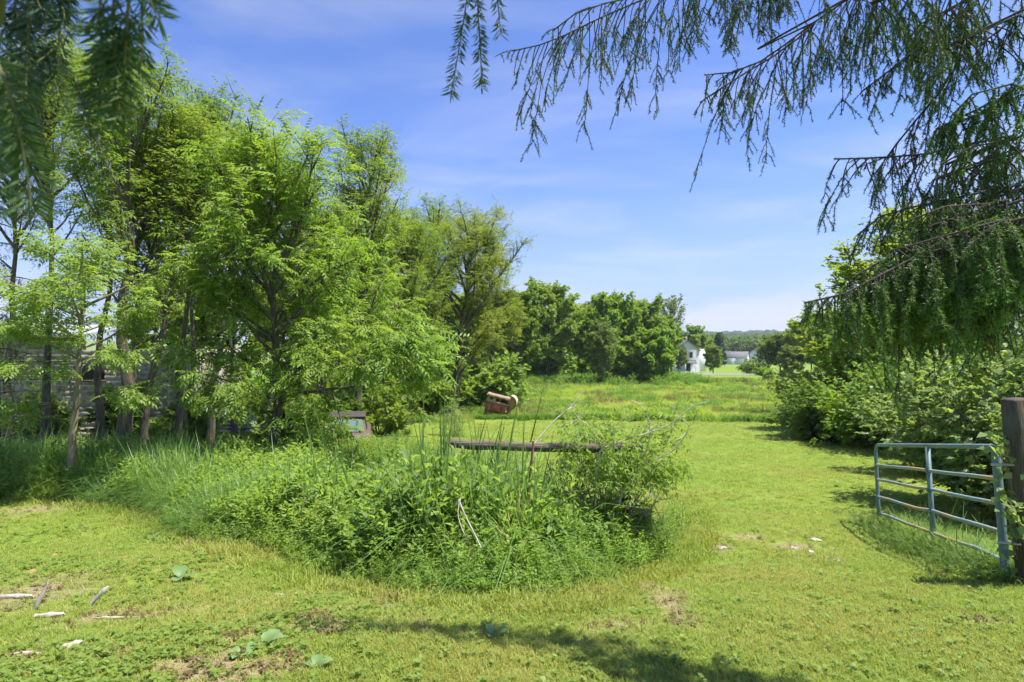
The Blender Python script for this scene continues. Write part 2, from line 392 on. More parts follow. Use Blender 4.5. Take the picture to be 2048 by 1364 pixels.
def tree_meshes(seed, H, R, cb=0.25, n_limb=26, el=0.75, up=0.5, a=0.75, b=0.7, lean=(0, 0), stems=1, tr=0.14, twig_k=3.2,
                leaves=5000, tpl=PIN, ls=0.32, sig=0.16, droop=0.0, limbs=None, trunk=None, lmin=0.35, stem_spread=0.10, tiplift=0.2, bare=0.0, sides=8, fill=0.0):
    """skeleton + leaves in local metres: returns trunk, branches, crown builders"""
    g = np.random.default_rng(seed)
    tb, bb, cb_ = MB(), MB(), MB()
    stems_p = []
    for k in range(stems):
        if trunk is not None and k == 0:
            P = np.array(trunk, float)
        else:
            az = g.uniform(0, 6.28) if stems > 1 else 0
            off = np.array([math.cos(az), math.sin(az), 0]) * (0.8 * tr if stems > 1 else 0)
            h = H * (1 if k == 0 else g.uniform(0.78, 0.95))
            n = 9; P = np.zeros((n + 1, 3))
            for i in range(n + 1):
                t = i / n
                P[i] = off + np.array([lean[0] * t + math.cos(az) * stem_spread * H * t * (stems > 1), lean[1] * t + math.sin(az) * stem_spread * H * t * (stems > 1), h * t * 0.97])
                if 0 < i: P[i, :2] += g.normal(0, 0.012 * H * math.sqrt(t), 2)
        n = len(P)
        t = np.linspace(0, 1, n)
        rad = tr * (1 - 0.93 * t ** 0.85) * (1 if k == 0 else 0.75); rad[0] *= 1.3
        P[0, 2] -= 0.25
        tb.tube(P, rad, sides); stems_p.append((P, rad))
    br = []
    if limbs:
        for (L, r) in limbs: br.append((np.array(L, float), r))
    ga = g.uniform(0, 6.28)
    for i in range(n_limb):
        P, rad = stems_p[i % stems]
        t = (i + 0.5) / n_limb
        hf = cb + (0.97 - cb) * t ** 0.9
        p, tan = along(P, min(hf, 0.985))
        r = R * max(lmin * (1 - t) + 0.10, math.sin(math.pi * min(1, max(0.03, t ** a * 0.93 + 0.05))) ** b) * g.uniform(0.75, 1.1)
        az = ga + i * 2.39996 + g.normal(0, 0.25)
        e = el + tiplift * t + g.normal(0, 0.1)
        d = (math.cos(az) * math.cos(e), math.sin(az) * math.cos(e), math.sin(e))
        L = r / max(0.45, math.cos(e))
        if p[2] + L * math.sin(e) > H * 1.03: L *= 0.75
        pts = bend(p, d, L, 6, g, up)
        br.append((pts, max(0.010, min(0.42 * tr, 0.020 * L + 0.004))))
    twigs = []
    for (P, r0) in br:
        L = np.linalg.norm(np.diff(P, axis=0), axis=1).sum()
        bb.tube(P, np.linspace(r0, r0 * 0.22, len(P)), 5, cap=False)
        twigs.append((P[int(len(P) * 0.55):], L * 0.45, 1.0))
        for j in range(max(3, int(L * twig_k))):
            s = g.uniform(0.22, 0.98)
            p, tan = along(P, s); tan = tan / (np.linalg.norm(tan) + 1e-9)
            d = tan * 0.6 + g.normal(0, 0.55, 3) + np.array([0, 0, 0.15 + up * 0.3])
            l = (0.22 + 0.30 * (1 - s)) * min(L, 3.2) * g.uniform(0.6, 1.2) + 0.12
            Q = bend(p, d, l, 3, g, up * 0.4 - droop, 0.2)
            bb.tube(Q, np.linspace(r0 * 0.30 + 0.002, 0.0035, 4), 3, cap=False)
            twigs.append((Q, l, 0.75))
    if leaves:
        w = np.array([l for (_, l, _) in twigs]); w = w * g.uniform(0.35, 1.5, len(w)); w /= w.sum()
        cnt = g.multinomial(leaves, w)
        PP, DD = [], []
        ctr = np.array([lean[0] * 0.5, lean[1] * 0.5, H * (cb + 0.35 * (1 - cb))])
        for (Q, l, _), c in zip(twigs, cnt):
            if c == 0: continue
            s = g.uniform(0.12, 1.0, c) ** 0.8 * (len(Q) - 1)
            i = np.minimum(s.astype(int), len(Q) - 2); f = (s - i)[:, None]
            PP.append(Q[i] * (1 - f) + Q[i + 1] * f + np.clip(g.normal(0, sig, (c, 3)), -1.6 * sig, 1.6 * sig) * g.uniform(0.2, 1, (c, 1)))
            DD.append(Q[i + 1] - Q[i])
        PP = np.concatenate(PP); DD = np.concatenate(DD)
        DD /= np.linalg.norm(DD, axis=1)[:, None] + 1e-9
        if fill:
            m = int(leaves * fill); j = g.integers(0, len(PP), m)
            PP = np.concatenate([PP, PP[j] + np.clip(g.normal(0, sig * 1.5, (m, 3)), -2 * sig, 2 * sig)]); DD = np.concatenate([DD, DD[j]])
        rad = PP - ctr; rad /= np.linalg.norm(rad, axis=1)[:, None] + 1e-9
        X = DD * 0.5 + rad * 0.35 + g.normal(0, 0.55, PP.shape); X[:, 2] = X[:, 2] * 0.6 - droop
        M = rots(X, np.array([0, 0, 1.0]), 0.35, g)
        S = ls * g.uniform(0.65, 1.25, len(PP))
        PP[:, 2] = np.maximum(PP[:, 2], 0.12)
        stamp(cb_, tpl, PP, M, S)
    if cb_.n:
        top = max(float(np.percentile(q[:, 2], 99.9)) for q in cb_.v)
        if abs(top / H - 1) > .02:
            for bld in (tb, bb, cb_):
                for q in bld.v: q[:, 2] *= H / top
    return tb, bb, cb_

CACHE = {}
def tree(name, label, loc, key, mats, H, group=None, rz=0.0, cat='tree', **kw):
    """one tree: trunk, branches, crown; trees of one key share their meshes and differ in size and turn"""
    if key in CACHE:
        H0, meshes = CACHE[key]
    else:
        t, b, c = tree_meshes(H=H, **kw)
        meshes = (t.mesh('trunk', mats[0], True), b.mesh('branches', mats[0], True), c.mesh('crown', mats[1]) if c.n else None)
        H0 = H; CACHE[key] = (H, meshes)
    root = thing(name, label, cat, loc, rz, group, H / H0)
    link('trunk', meshes[0], root); link('branches', meshes[1], root)
    if meshes[2] is not None: link('crown', meshes[2], root)
    return root
def th(px, d, top):
    """(ground position, height) of something whose top is seen at row top"""
    p = gx(px, d)
    return p, CZ - (top - HY) / FPX * d - p.z
def shrub(name, label, loc, key, mats, H, R, group=None, rz=0.0, cat='shrub', seed=1, n=16, leaves=2500, tpl=SPRAY, ls=0.22, **kw):
    """many-stemmed bush: stems fan out from the ground, leafy almost to the base"""
    if key not in CACHE:
        g = np.random.default_rng(seed)
        sb, fb = MB(), MB(); tw = []
        for i in range(n):
            az = i * 2.4 + g.normal(0, .2); sp = math.sqrt((i + .5) / n)
            d = (math.cos(az) * sp * R, math.sin(az) * sp * R, H * (1.02 - 0.55 * sp ** 2))
            L = np.linalg.norm(d)
            P = bend((math.cos(az) * 0.1 * R, math.sin(az) * 0.1 * R, -0.12), d, L, 5, g, kw.get('up', 0.0), 0.14)
            sb.tube(P, np.linspace(min(0.012 * H + 0.004, kw.get('stem', 1.0)), 0.004, 6), 4, cap=False)
            tw.append((P[1:], L))
            for j in range(kw.get('tw', 7)):
                s = g.uniform(0.25, 0.95); p, tan = along(P, s)
                Q = bend(p, tan / np.linalg.norm(tan) * 0.5 + g.normal(0, .6, 3), L * g.uniform(.15, .42), 3, g, -kw.get('droop', 0.1), 0.2)
                sb.tube(Q, np.linspace(0.006, 0.0025, 4), 3, cap=False); tw.append((Q, L * 0.5))
        w = np.array([l for _, l in tw]) * g.uniform(.4, 1.5, len(tw)); w /= w.sum()
        cnt = g.multinomial(leaves, w); PP, DD = [], []
        for (Q, l), c in zip(tw, cnt):
            if not c: continue
            s = g.uniform(0.05, 1, c) * (len(Q) - 1); i = np.minimum(s.astype(int), len(Q) - 2); f = (s - i)[:, None]
            PP.append(Q[i] * (1 - f) + Q[i + 1] * f + g.normal(0, kw.get('sig', 0.06 * R), (c, 3))); DD.append(Q[i + 1] - Q[i])
        if PP:
            PP = np.concatenate(PP); DD = np.concatenate(DD); DD /= np.linalg.norm(DD, axis=1)[:, None] + 1e-9
            X = DD * .4 + g.normal(0, .6, PP.shape) + (PP - np.array([0, 0, H * .4])) / H * .4; X[:, 2] = X[:, 2] * .6 - kw.get('droop', 0.1)
            kz = PP[:, 2] > kw.get('zmin', 0.0) * H; PP, X = PP[kz], X[kz]; PP[:, 2] = np.maximum(PP[:, 2], 0.05)
            stamp(fb, tpl, PP, rots(X, np.array([0, 0, 1.]), .35, g), ls * g.uniform(.65, 1.25, len(PP)))
        CACHE[key] = (H, (sb.mesh('stems', mats[0], True), fb.mesh('foliage', mats[1]) if fb.n else None))
    H0, (ms, mf) = CACHE[key]
    root = thing(name, label, cat, loc, rz, group, H / H0)
    link('stems', ms, root)
    if mf is not None: link('foliage', mf, root)
    return root

# ------------------------------------------------------------------ instanced ground cover (uncountable stuff only)
def proto_collection(name, meshes):
    c = bpy.data.collections.new(name)
    for i, me in enumerate(meshes):
        c.objects.link(bpy.data.objects.new('%s_%02d' % (name, i), me))
    return c
def scatter(name, P, rot, scl, idx, coll, label, cat):
    me = bpy.data.meshes.new(name)
    n = len(P)
    me.vertices.add(n); me.vertices.foreach_set('co', np.asarray(P, np.float32).ravel())
    for nm, ty, arr, key in (('turn', 'FLOAT_VECTOR', rot, 'vector'), ('size', 'FLOAT_VECTOR', scl, 'vector'), ('pick', 'INT', idx, 'value')):
        at_ = me.attributes.new(nm, ty, 'POINT')
        at_.data.foreach_set(key, np.asarray(arr, np.int32 if ty == 'INT' else np.float32).ravel())
    o = link(name, me); tag(o, label, cat, kind='stuff')
    ng = bpy.data.node_groups.new(name, 'GeometryNodeTree')
    ng.interface.new_socket('Geometry', in_out='INPUT', socket_type='NodeSocketGeometry')
    ng.interface.new_socket('Geometry', in_out='OUTPUT', socket_type='NodeSocketGeometry')
    gi, go = ng.nodes.new('NodeGroupInput'), ng.nodes.new('NodeGroupOutput')
    ip = ng.nodes.new('GeometryNodeInstanceOnPoints'); ci = ng.nodes.new('GeometryNodeCollectionInfo')
    ci.inputs['Collection'].default_value = coll; ci.inputs['Separate Children'].default_value = True; ci.inputs['Reset Children'].default_value = True
    ip.inputs['Pick Instance'].default_value = True
    def na(nm, ty):
        k = ng.nodes.new('GeometryNodeInputNamedAttribute'); k.data_type = ty; k.inputs['Name'].default_value = nm
        return k.outputs['Attribute']
    ng.links.new(gi.outputs[0], ip.inputs['Points']); ng.links.new(ci.outputs[0], ip.inputs['Instance'])
    ng.links.new(na('pick', 'INT'), ip.inputs['Instance Index'])
    ng.links.new(na('turn', 'FLOAT_VECTOR'), ip.inputs['Rotation']); ng.links.new(na('size', 'FLOAT_VECTOR'), ip.inputs['Scale'])
    ng.links.new(ip.outputs[0], go.inputs[0])
    md = o.modifiers.new('scatter', 'NODES'); md.node_group = ng
    return o
def blades(mb, g, n, h, spread, w, bendy, mi=0, base=(0, 0, 0)):
    for i in range(n):
        az = g.uniform(0, 6.28); r = spread * math.sqrt(g.uniform())
        a2 = g.uniform(0, 6.28)
        b = np.array([r * math.cos(a2), r * math.sin(a2), -0.02]) + np.array(base)
        hh = h * g.uniform(0.55, 1.1); dx = np.array([math.cos(az), math.sin(az), 0]); sd = np.array([-dx[1], dx[0], 0])
        bd = bendy * g.uniform(0.2, 1.3)
        pts, ws = [], (w, w * 0.9, w * 0.65, 0)
        for k in range(4):
            t = k / 3
            pts.append(b + dx * hh * bd * t * t + np.array([0, 0, hh * (t - 0.45 * bd * t * t * t)]))
        V = []
        for k in range(3): V += [pts[k] - sd * ws[k] / 2, pts[k] + sd * ws[k] / 2]
        V.append(pts[3])
        mb.add(V, [[0, 1, 3, 2], [2, 3, 5, 4]], mi); mb.add(V[4:], [[0, 1, 2]], mi)
def tuft(seed, n, h, spread, w, bendy, mats, mix=None, seedheads=0):
    g = np.random.default_rng(seed); mb = MB()
    k = len(mats)
    if k == 1: blades(mb, g, n, h, spread, w, bendy)
    else:
        m = int(n * (mix or 0.8)); blades(mb, g, m, h, spread, w, bendy, 0); blades(mb, g, n - m, h * 0.8, spread, w, bendy, 1)
    for i in range(seedheads):
        az = g.uniform(0, 6.28); p = np.array([g.normal(0, spread * .5), g.normal(0, spread * .5), 0])
        P = bend(p, (0.15 * math.cos(az), 0.15 * math.sin(az), 1), h * g.uniform(1.1, 1.5), 3, g, 0, 0.06)
        mb.tube(P, [0.003, 0.0025, 0.008, 0.002], 3, False, len(mats) - 1)
    return mb.mesh('tuft', mats)
def weed(seed, h, n_stem, leaf_l, leaf_w, per, mats, spread=0.12, whorl=3):
    """upright leafy weed: stems with leaves all the way up"""
    g = np.random.default_rng(seed); mb = MB(); V = []
    for i in range(n_stem):
        a0 = g.uniform(0, 6.28); r = spread * math.sqrt(g.uniform())
        P = bend((r * math.cos(a0), r * math.sin(a0), -0.03), (0.22 * g.normal(), 0.22 * g.normal(), 1), h * g.uniform(0.65, 1.1), 4, g, 0.1, 0.1)
        mb.tube(P, np.linspace(0.005, 0.002, 5), 3, False)
        m = int(per * g.uniform(.8, 1.2))
        for j in range(m):
            s = 0.12 + 0.88 * j / m; p, tan = along(P, s); az = j * 2.4 + g.normal(0, .3)
            l = leaf_l * (1.15 - 0.55 * s) * g.uniform(.75, 1.2)
            V += leaflet(p, (math.cos(az), math.sin(az), 0.25 + 0.5 * s + g.normal(0, .25)), (g.normal(0, .2), g.normal(0, .2), 1), l, leaf_w * l / leaf_l)
    mb.add(V, np.arange(len(V)).reshape(-1, 4))
    return mb.mesh('weed', mats)
def rosette(seed, n, l, w, mats, lift=0.35):
    g = np.random.default_rng(seed); mb = MB(); V = []
    for i in range(n):
        az = i * 2.4 + g.normal(0, .3); r = g.uniform(0, 0.5) * l
        V += leaflet((r * math.cos(az), r * math.sin(az), g.uniform(0.0, 0.04)), (math.cos(az), math.sin(az), lift + g.normal(0, .2)), (g.normal(0, .25), g.normal(0, .25), 1), l * g.uniform(.6, 1.15), w)
    mb.add(V, np.arange(len(V)).reshape(-1, 4))
    return mb.mesh('rosette', mats)
def inpoly(x, y, poly):
    c = np.zeros(len(x), bool); n = len(poly)
    for i in range(n):
        x1, y1 = poly[i][:2]; x2, y2 = poly[(i + 1) % n][:2]
        m = ((y1 > y) != (y2 > y)) & (x < (x2 - x1) * (y - y1) / (y2 - y1 + 1e-12) + x1)
        c ^= m
    return c
def vnoise(x, y, s, seed=0):
    """cheap smooth noise 0..1"""
    g = np.random.default_rng(seed); v = 0
    for i in range(6):
        a = g.uniform(0, 6.28); k = s * g.uniform(0.6, 1.9); ph = g.uniform(0, 6.28)
        v = v + np.sin((x * math.cos(a) + y * math.sin(a)) * k * 6.28 + ph + 1.3 * np.sin((x * math.sin(a) - y * math.cos(a)) * k * 3.1 + ph * 2))
    return 0.5 + v / 7.0

# ------------------------------------------------------------------ ground sheet, soil patches, road, hills
_SP = [(460, 1340, 175, 36, 1.0), (420, 1080, 75, 14, .85), (90, 1018, 150, 16, .6), (780, 1195, 100, 24, .75), (1330, 1195, 50, 55, .75),
       (1600, 1095, 62, 11, 1.0), (1445, 1097, 24, 9, .9), (60, 1180, 130, 42, .8), (230, 1230, 130, 30, .55), (620, 1240, 130, 26, .5),
       (1960, 1245, 90, 18, .5), (1490, 1076, 50, 8, .7), (1670, 1120, 20, 8, .6), (1130, 1290, 160, 22, .35), (860, 1300, 120, 22, .35), (1230, 1250, 90, 26, .45)]
SOIL = []
for (px, py, rx, ry, k) in _SP:
    c = hit(px, py); a, b = hit(px, py - ry), hit(px, py + ry)
    SOIL.append((c.x, c.y, rx * c.y / FPX, max(0.06, (a.y - b.y) / 2), k))
def soil(x, y):
    n = vnoise(x, y, 1.1, 5); n2 = vnoise(x, y, 3.7, 6); v = np.zeros_like(x)
    for (cx, cy, rx, ry, k) in SOIL:
        q = np.sqrt(((x - cx) / rx) ** 2 + ((y - cy) / ry) ** 2)
        v = np.maximum(v, .85 * k * np.clip(1.25 - q + (n - .5) * 0.9 + (n2 - .5) * 0.7, 0, 1))
    near = np.clip((9 - y) / 5, 0, 1) * np.clip((2.2 - x) / 3, 0, 1)
    v = np.maximum(v, near * 0.38 * np.clip((n * .6 + n2 * .4 - .56) * 5, 0, 1))
    return np.clip(v, 0, 1)
def meadow_edge(x):
    """depth at which the mown lawn ends and the rough meadow begins"""
    return 30.5 + 0.9 * np.sin(x * 0.21 + 0.5) + 0.5 * np.sin(x * 0.6) + np.clip(-6 - x, 0, 30) * 0.05 - np.clip(x - 10, 0, 40) * .15
def spaced(lo, hi, first, grow, cap):
    o = [0.0]; s = first
    while o[-1] < hi: o.append(o[-1] + s); s = min(s * grow, cap)
    return np.array(o)
_h = spaced(0, 3200, 0.18, 1.05, 160)
xs = np.concatenate([-_h[::-1], _h[1:]])
ys = np.concatenate([-_h[::-1][-60:-1] , 2.0 + spaced(0, 2600, 0.13, 1.028, 90)])
ys = np.unique(np.round(ys, 4))
XX, YY = np.meshgrid(xs, ys)
ZZ = ground(XX, YY)
mb = MB()
nx, ny = len(xs), len(ys)
i = np.arange(ny - 1)[:, None] * nx; j = np.arange(nx - 1)[None, :]
F = np.stack([i + j, i + j + 1, i + nx + j + 1, i + nx + j], -1).reshape(-1, 4)
mb.add(np.stack([XX, YY, ZZ], -1).reshape(-1, 3), F)
m, t = new_mat('ground_soil_and_turf')
geo = N(t, 'ShaderNodeNewGeometry')
att = N(t, 'ShaderNodeAttribute', attribute_name='soil')
def noise(t, sc, de, src):
    n = N(t, 'ShaderNodeTexNoise'); n.inputs['Scale'].default_value = sc; n.inputs['Detail'].default_value = de
    t.links.new(src, n.inputs['Vector']); return n.outputs['Fac']
def mixrgb(t, f, a, b):
    n = N(t, 'ShaderNodeMix', data_type='RGBA')
    for k, v in (('Factor', f), ('A', a), ('B', b)):
        if isinstance(v, tuple): n.inputs[k].default_value = rgb(v)
        elif isinstance(v, float): n.inputs[k].default_value = v
        else: t.links.new(v, n.inputs[k])
    return n.outputs['Result']
def rng_(t, v, a, b, lo=0.0, hi=1.0):
    n = N(t, 'ShaderNodeMapRange'); n.inputs[1].default_value = a; n.inputs[2].default_value = b; n.inputs[3].default_value = lo; n.inputs[4].default_value = hi
    t.links.new(v, n.inputs[0]); return n.outputs[0]
P_ = geo.outputs['Position']
f1 = noise(t, 0.35, 5, P_); f2 = noise(t, 9.0, 6, P_); f3 = noise(t, 40.0, 4, P_); f4 = noise(t, 0.05, 4, P_)
turf = mixrgb(t, rng_(t, f2, .35, .65), (0.125, 0.195, 0.022), (0.20, 0.275, 0.040))
turf = mixrgb(t, rng_(t, f1, .45, .7, 0, .6), turf, (0.235, 0.275, 0.055))
turf = mixrgb(t, rng_(t, f4, .45, .65, 0, .5), turf, (0.12, 0.235, 0.025))
dirt = mixrgb(t, rng_(t, f3, .35, .65), (0.13, 0.09, 0.055), (0.36, 0.29, 0.18))
dirt = mixrgb(t, rng_(t, f2, .45, .62), dirt, (0.30, 0.245, 0.14))
col = mixrgb(t, rng_(t, att.outputs['Fac'], .12, .6), turf, dirt)
pb = N(t, 'ShaderNodeBsdfPrincipled'); pb.inputs['Roughness'].default_value = 0.95; pb.inputs['Specular IOR Level'].default_value = 0.15
t.links.new(col, pb.inputs['Base Color'])
bp = N(t, 'ShaderNodeBump'); bp.inputs['Strength'].default_value = 0.8; bp.inputs['Distance'].default_value = 0.03
t.links.new(f3, bp.inputs['Height']); t.links.new(bp.outputs[0], pb.inputs['Normal'])
o = N(t, 'ShaderNodeOutputMaterial'); t.links.new(pb.outputs[0], o.inputs[0])
g_o = mb.build('ground', MATS['ground_soil_and_turf'], smooth=True)
tag(g_o, kind='structure')
sa = g_o.data.attributes.new('soil', 'FLOAT', 'POINT')
sa.data.foreach_set('value', soil(XX.ravel(), YY.ravel()).astype(np.float32))

# road: a grey strip crossing behind the meadow, on a low bank
M_ROAD = rough_mat('road_asphalt', (0.17, 0.17, 0.165), (0.25, 0.25, 0.24), 3, 0.9, 0.2, world=True)
mb = MB(); V = []
for x in np.linspace(-260, 330, 120):
    yc = 108 - 0.085 * (x - 30)
    for dy, dz in ((-3.2, 0.50), (-3.0, 0.55), (3.0, 0.62), (3.2, 0.57)):
        V.append((x, yc + dy, gz(x, yc + dy) + dz))
n = 120
mb.add(V, [[k * 4 + q, k * 4 + 4 + q, k * 4 + 5 + q, k * 4 + 1 + q] for k in range(n - 1) for q in range(3)])
tag(mb.build('road', M_ROAD), kind='structure')
mb = MB(); V = []
for x in np.linspace(-262, 332, 120):
    yc = 108 - 0.085 * (x - 30)
    for dy, dz in ((-7.5, -0.1), (-3.6, 0.46), (3.6, 0.52), (7.0, -0.1)):
        V.append((x, yc + dy, gz(x, yc + dy) + dz))
mb.add(V, [[k * 4 + q, k * 4 + 4 + q, k * 4 + 5 + q, k * 4 + 1 + q] for k in range(n - 1) for q in range(3)])
tag(mb.build('road_bank', MATS['ground_soil_and_turf'], smooth=True), kind='structure')

# ------------------------------------------------------------------ sheds and houses
M_BLOCK = rough_mat('concrete_block', (0.30, 0.265, 0.215), (0.42, 0.375, 0.305), 6, 0.95, 0.4, c=(0.17, 0.155, 0.115), cs=0.9, ct=(.48, .62), world=True)
M_MORTAR = rough_mat('mortar', (0.30, 0.28, 0.25), (0.38, 0.36, 0.32), 10, 0.95, 0.2)
M_TIN = rough_mat('tin_roof', (0.38, 0.40, 0.43), (0.50, 0.52, 0.55), 5, 0.55, 0.1, metal=0.2, c=(0.30, 0.28, 0.25), cs=1.2)
M_DARK = rough_mat('dark_opening', (0.02, 0.02, 0.022), (0.035, 0.035, 0.038), 3, 0.6, 0.0)
M_WHITE = rough_mat('white_siding', (0.62, 0.63, 0.64), (0.76, 0.77, 0.78), 2, 0.7, 0.1)
M_WHITE2 = rough_mat('white_trim', (0.74, 0.74, 0.74), (0.82, 0.82, 0.82), 2, 0.6, 0.0)
M_SHINGLE = rough_mat('grey_shingle', (0.12, 0.12, 0.125), (0.19, 0.185, 0.19), 4, 0.9, 0.2)
M_GLASSD = rough_mat('dark_glass', (0.02, 0.025, 0.03), (0.05, 0.06, 0.07), 2, 0.15, 0.0, spec=0.6)

SD = 23.0
sx1 = gx(335, SD).x; sx0 = -26.0; sxr = gx(165, SD).x
szb = gz(-16, SD) - 0.15
shed = thing('block_shed', 'low concrete block shed with tin roof behind the trunks', 'shed', (sx1, SD, szb))
bw, bh = 0.41, 0.205
mb = MB()
hi_rows, lo_rows = 21, 18
mb.box(((sx0 - sx1) / 2, 0.125, lo_rows * bh / 2), (sx1 - sx0 - 0.02, 0.17, lo_rows * bh - 0.02))
mb.box(((sx0 + sxr) / 2 - sx1, 0.125, (lo_rows + hi_rows) * bh / 2), (sxr - sx0 - 0.02, 0.17, (hi_rows - lo_rows) * bh))
mb.build('mortar_wall', M_MORTAR, shed)
MB().box((-0.10, 3.25, lo_rows * bh / 2), (0.2, 6.0, lo_rows * bh)).build('end_wall', M_BLOCK, shed)
blk = MB().box((0, 0, 0), (bw - 0.014, 0.08, bh - 0.014), bev=0.004).mesh('block', M_BLOCK)
rest = MB(); cnt = 0
for r in range(hi_rows):
    z = (r + .5) * bh
    xr = 0.0 if r < lo_rows else sxr - sx1
    x = xr - bw / 2 - (bw / 2 if r % 2 else 0)
    while x > sx0 - sx1 + bw:
        if x > -5.7 and 3 <= r and cnt < 300:
            o = link('block', blk, shed); o.location = (x, 0.02 + rng.uniform(-.004, .004), z); cnt += 1
        else: rest.box((x, 0.02, z), (bw - 0.012, 0.08, bh - 0.012))
        x -= bw
tag(rest.build('blocks', M_BLOCK, shed), kind='stuff')
mb = MB(); nn = 240; V = []
for k in range(nn + 1):
    x = (sx0 - sx1 - 1) + (sxr + 0.35 - sx0 + 1) * k / nn
    w = 0.018 * math.cos(k * math.pi / 2)
    V += [(x, -0.35, hi_rows * bh - 0.02 + w), (x, 3.4, hi_rows * bh + 0.72 + w)]
mb.add(V, [[2 * k, 2 * k + 2, 2 * k + 3, 2 * k + 1] for k in range(nn)])
mb.build('roof', M_TIN, shed)
MB().box(((sx0 + sxr) / 2 - sx1, -0.30, hi_rows * bh - 0.12), (sxr - sx0, 0.05, 0.14)).build('fascia', M_RAIL, shed)
wf = MB().box((-3.0, -0.045, 2.9), (1.0, 0.05, 0.8)).build('window', M_DARK, shed)
MB().box((-3.0, -0.075, 2.46), (1.15, 0.08, 0.07)).build('sill', M_RAIL, wf)

def window(parent, x, y, z, w, h, face='y', mats=None):
    f = MB(); ox, oy = (0, -0.04) if face == 'y' else (0.04, 0)
    s = (w, 0.06, h) if face == 'y' else (0.06, w, h)
    f.box((x + ox, y + oy, z), s); o = f.build('window', M_WHITE2, parent)
    s2 = (w - .22, 0.05, h - .22) if face == 'y' else (0.05, w - .22, h - .22)
    MB().box((x + ox * 2.2, y + oy * 2.2, z), s2).build('pane', M_GLASSD, o)
    return o
def gable(parent, w, dp, eave, ridge, axis='y', over=0.35, th_=0.16, roofmat=None, wallmat=None):
    """walls with gables, ridge along axis"""
    mb = MB(); a, b = w / 2, dp / 2
    V = [(-a, -b, -1), (a, -b, -1), (a, b, -1), (-a, b, -1), (-a, -b, eave), (a, -b, eave), (a, b, eave), (-a, b, eave)]
    mb.add(V, [[0, 1, 5, 4], [1, 2, 6, 5], [2, 3, 7, 6], [3, 0, 4, 7]])
    if axis == 'y':
        mb.add([(-a, -b, eave), (a, -b, eave), (0, -b, ridge)], [[0, 1, 2]]); mb.add([(a, b, eave), (-a, b, eave), (0, b, ridge)], [[0, 1, 2]])
    else:
        mb.add([(a, -b, eave), (a, b, eave), (a, 0, ridge)], [[0, 1, 2]]); mb.add([(-a, b, eave), (-a, -b, eave), (-a, 0, ridge)], [[0, 1, 2]])
    mb.build('wall', wallmat or M_WHITE, parent)
    rb = MB(); half, ln = (a, dp) if axis == 'y' else (b, w)
    sl = (ridge - eave) / half; e = half + over; zz0 = eave - over * sl; L = ln / 2 + over
    prof = [(-e, zz0 + .02), (0, ridge + .02), (e, zz0 + .02), (e, zz0 + .02 + th_), (0, ridge + .02 + th_ * 1.2), (-e, zz0 + .02 + th_)]
    V = []
    for s in (-L, L):
        for (u, z) in prof: V.append((u, s, z) if axis == 'y' else (s, u, z))
    rb.add(V, [[0, 1, 7, 6], [1, 2, 8, 7], [2, 3, 9, 8], [3, 4, 10, 9], [4, 5, 11, 10], [5, 0, 6, 11], [0, 5, 4, 1], [1, 4, 3, 2], [6, 7, 10, 11], [7, 8, 9, 10]])
    return rb.build('roof', roofmat or M_SHINGLE, parent)

hp = gx(1371, 145)
house = thing('farmhouse', 'two storey white farmhouse with grey gable beyond the road', 'house', hp, R_(-13))
rf = gable(house, 6.0, 8.5, 5.35, 7.6, 'y')
wing = MB(); wing.box((3.6, 3.0, 2.3), (2.6, 5.0, 6.6)); wing.build('side_wing', M_WHITE, house)
wr = MB(); wr.add([(2.0, 0.3, 7.3), (5.1, 0.3, 5.4), (5.1, 5.8, 5.4), (2.0, 5.8, 7.3)], [[0, 1, 2, 3]]); wr.build('wing_roof', M_SHINGLE, house)
MB().box((0.2, 1.5, 8.0), (0.6, 0.6, 1.5)).build('chimney', rough_mat('chimney_brick', (0.2, 0.17, 0.15), (0.3, 0.26, 0.23), 6), rf)
window(house, 1.0, -4.25, 4.2, 0.9, 1.5); window(house, -1.4, -4.25, 4.2, 0.9, 1.5); window(house, -0.9, -4.25, 6.0, 0.8, 1.0)
window(house, 4.9, 2.0, 4.2, 0.9, 1.4, 'x'); window(house, 4.9, 4.3, 4.2, 0.9, 1.4, 'x'); window(house, 4.9, 3.2, 1.6, 0.9, 1.4, 'x')
pr = MB(); pr.add([(-2.9, -4.3, 2.9), (2.2, -4.3, 2.9), (2.2, -6.2, 2.3), (-2.9, -6.2, 2.3), (-2.9, -4.3, 2.75), (2.2, -4.3, 2.75), (2.2, -6.2, 2.15), (-2.9, -6.2, 2.15)],
                  [[0, 3, 2, 1], [4, 5, 6, 7], [3, 7, 6, 2], [0, 4, 7, 3], [1, 2, 6, 5]])
pr.build('porch_roof', M_SHINGLE, house)
for k in (-2.7, -0.4, 2.0): MB().box((k, -6.0, 0.95), (0.16, 0.16, 2.6)).build('porch_post', M_WHITE2, house)
dr = MB().box((0.4, -4.29, 1.15), (1.0, 0.06, 2.1)).build('door', M_DARK, house)
MB().box((-.35, -5.2, -0.1), (5.2, 1.9, 0.5)).build('porch_floor', M_WHITE, house)

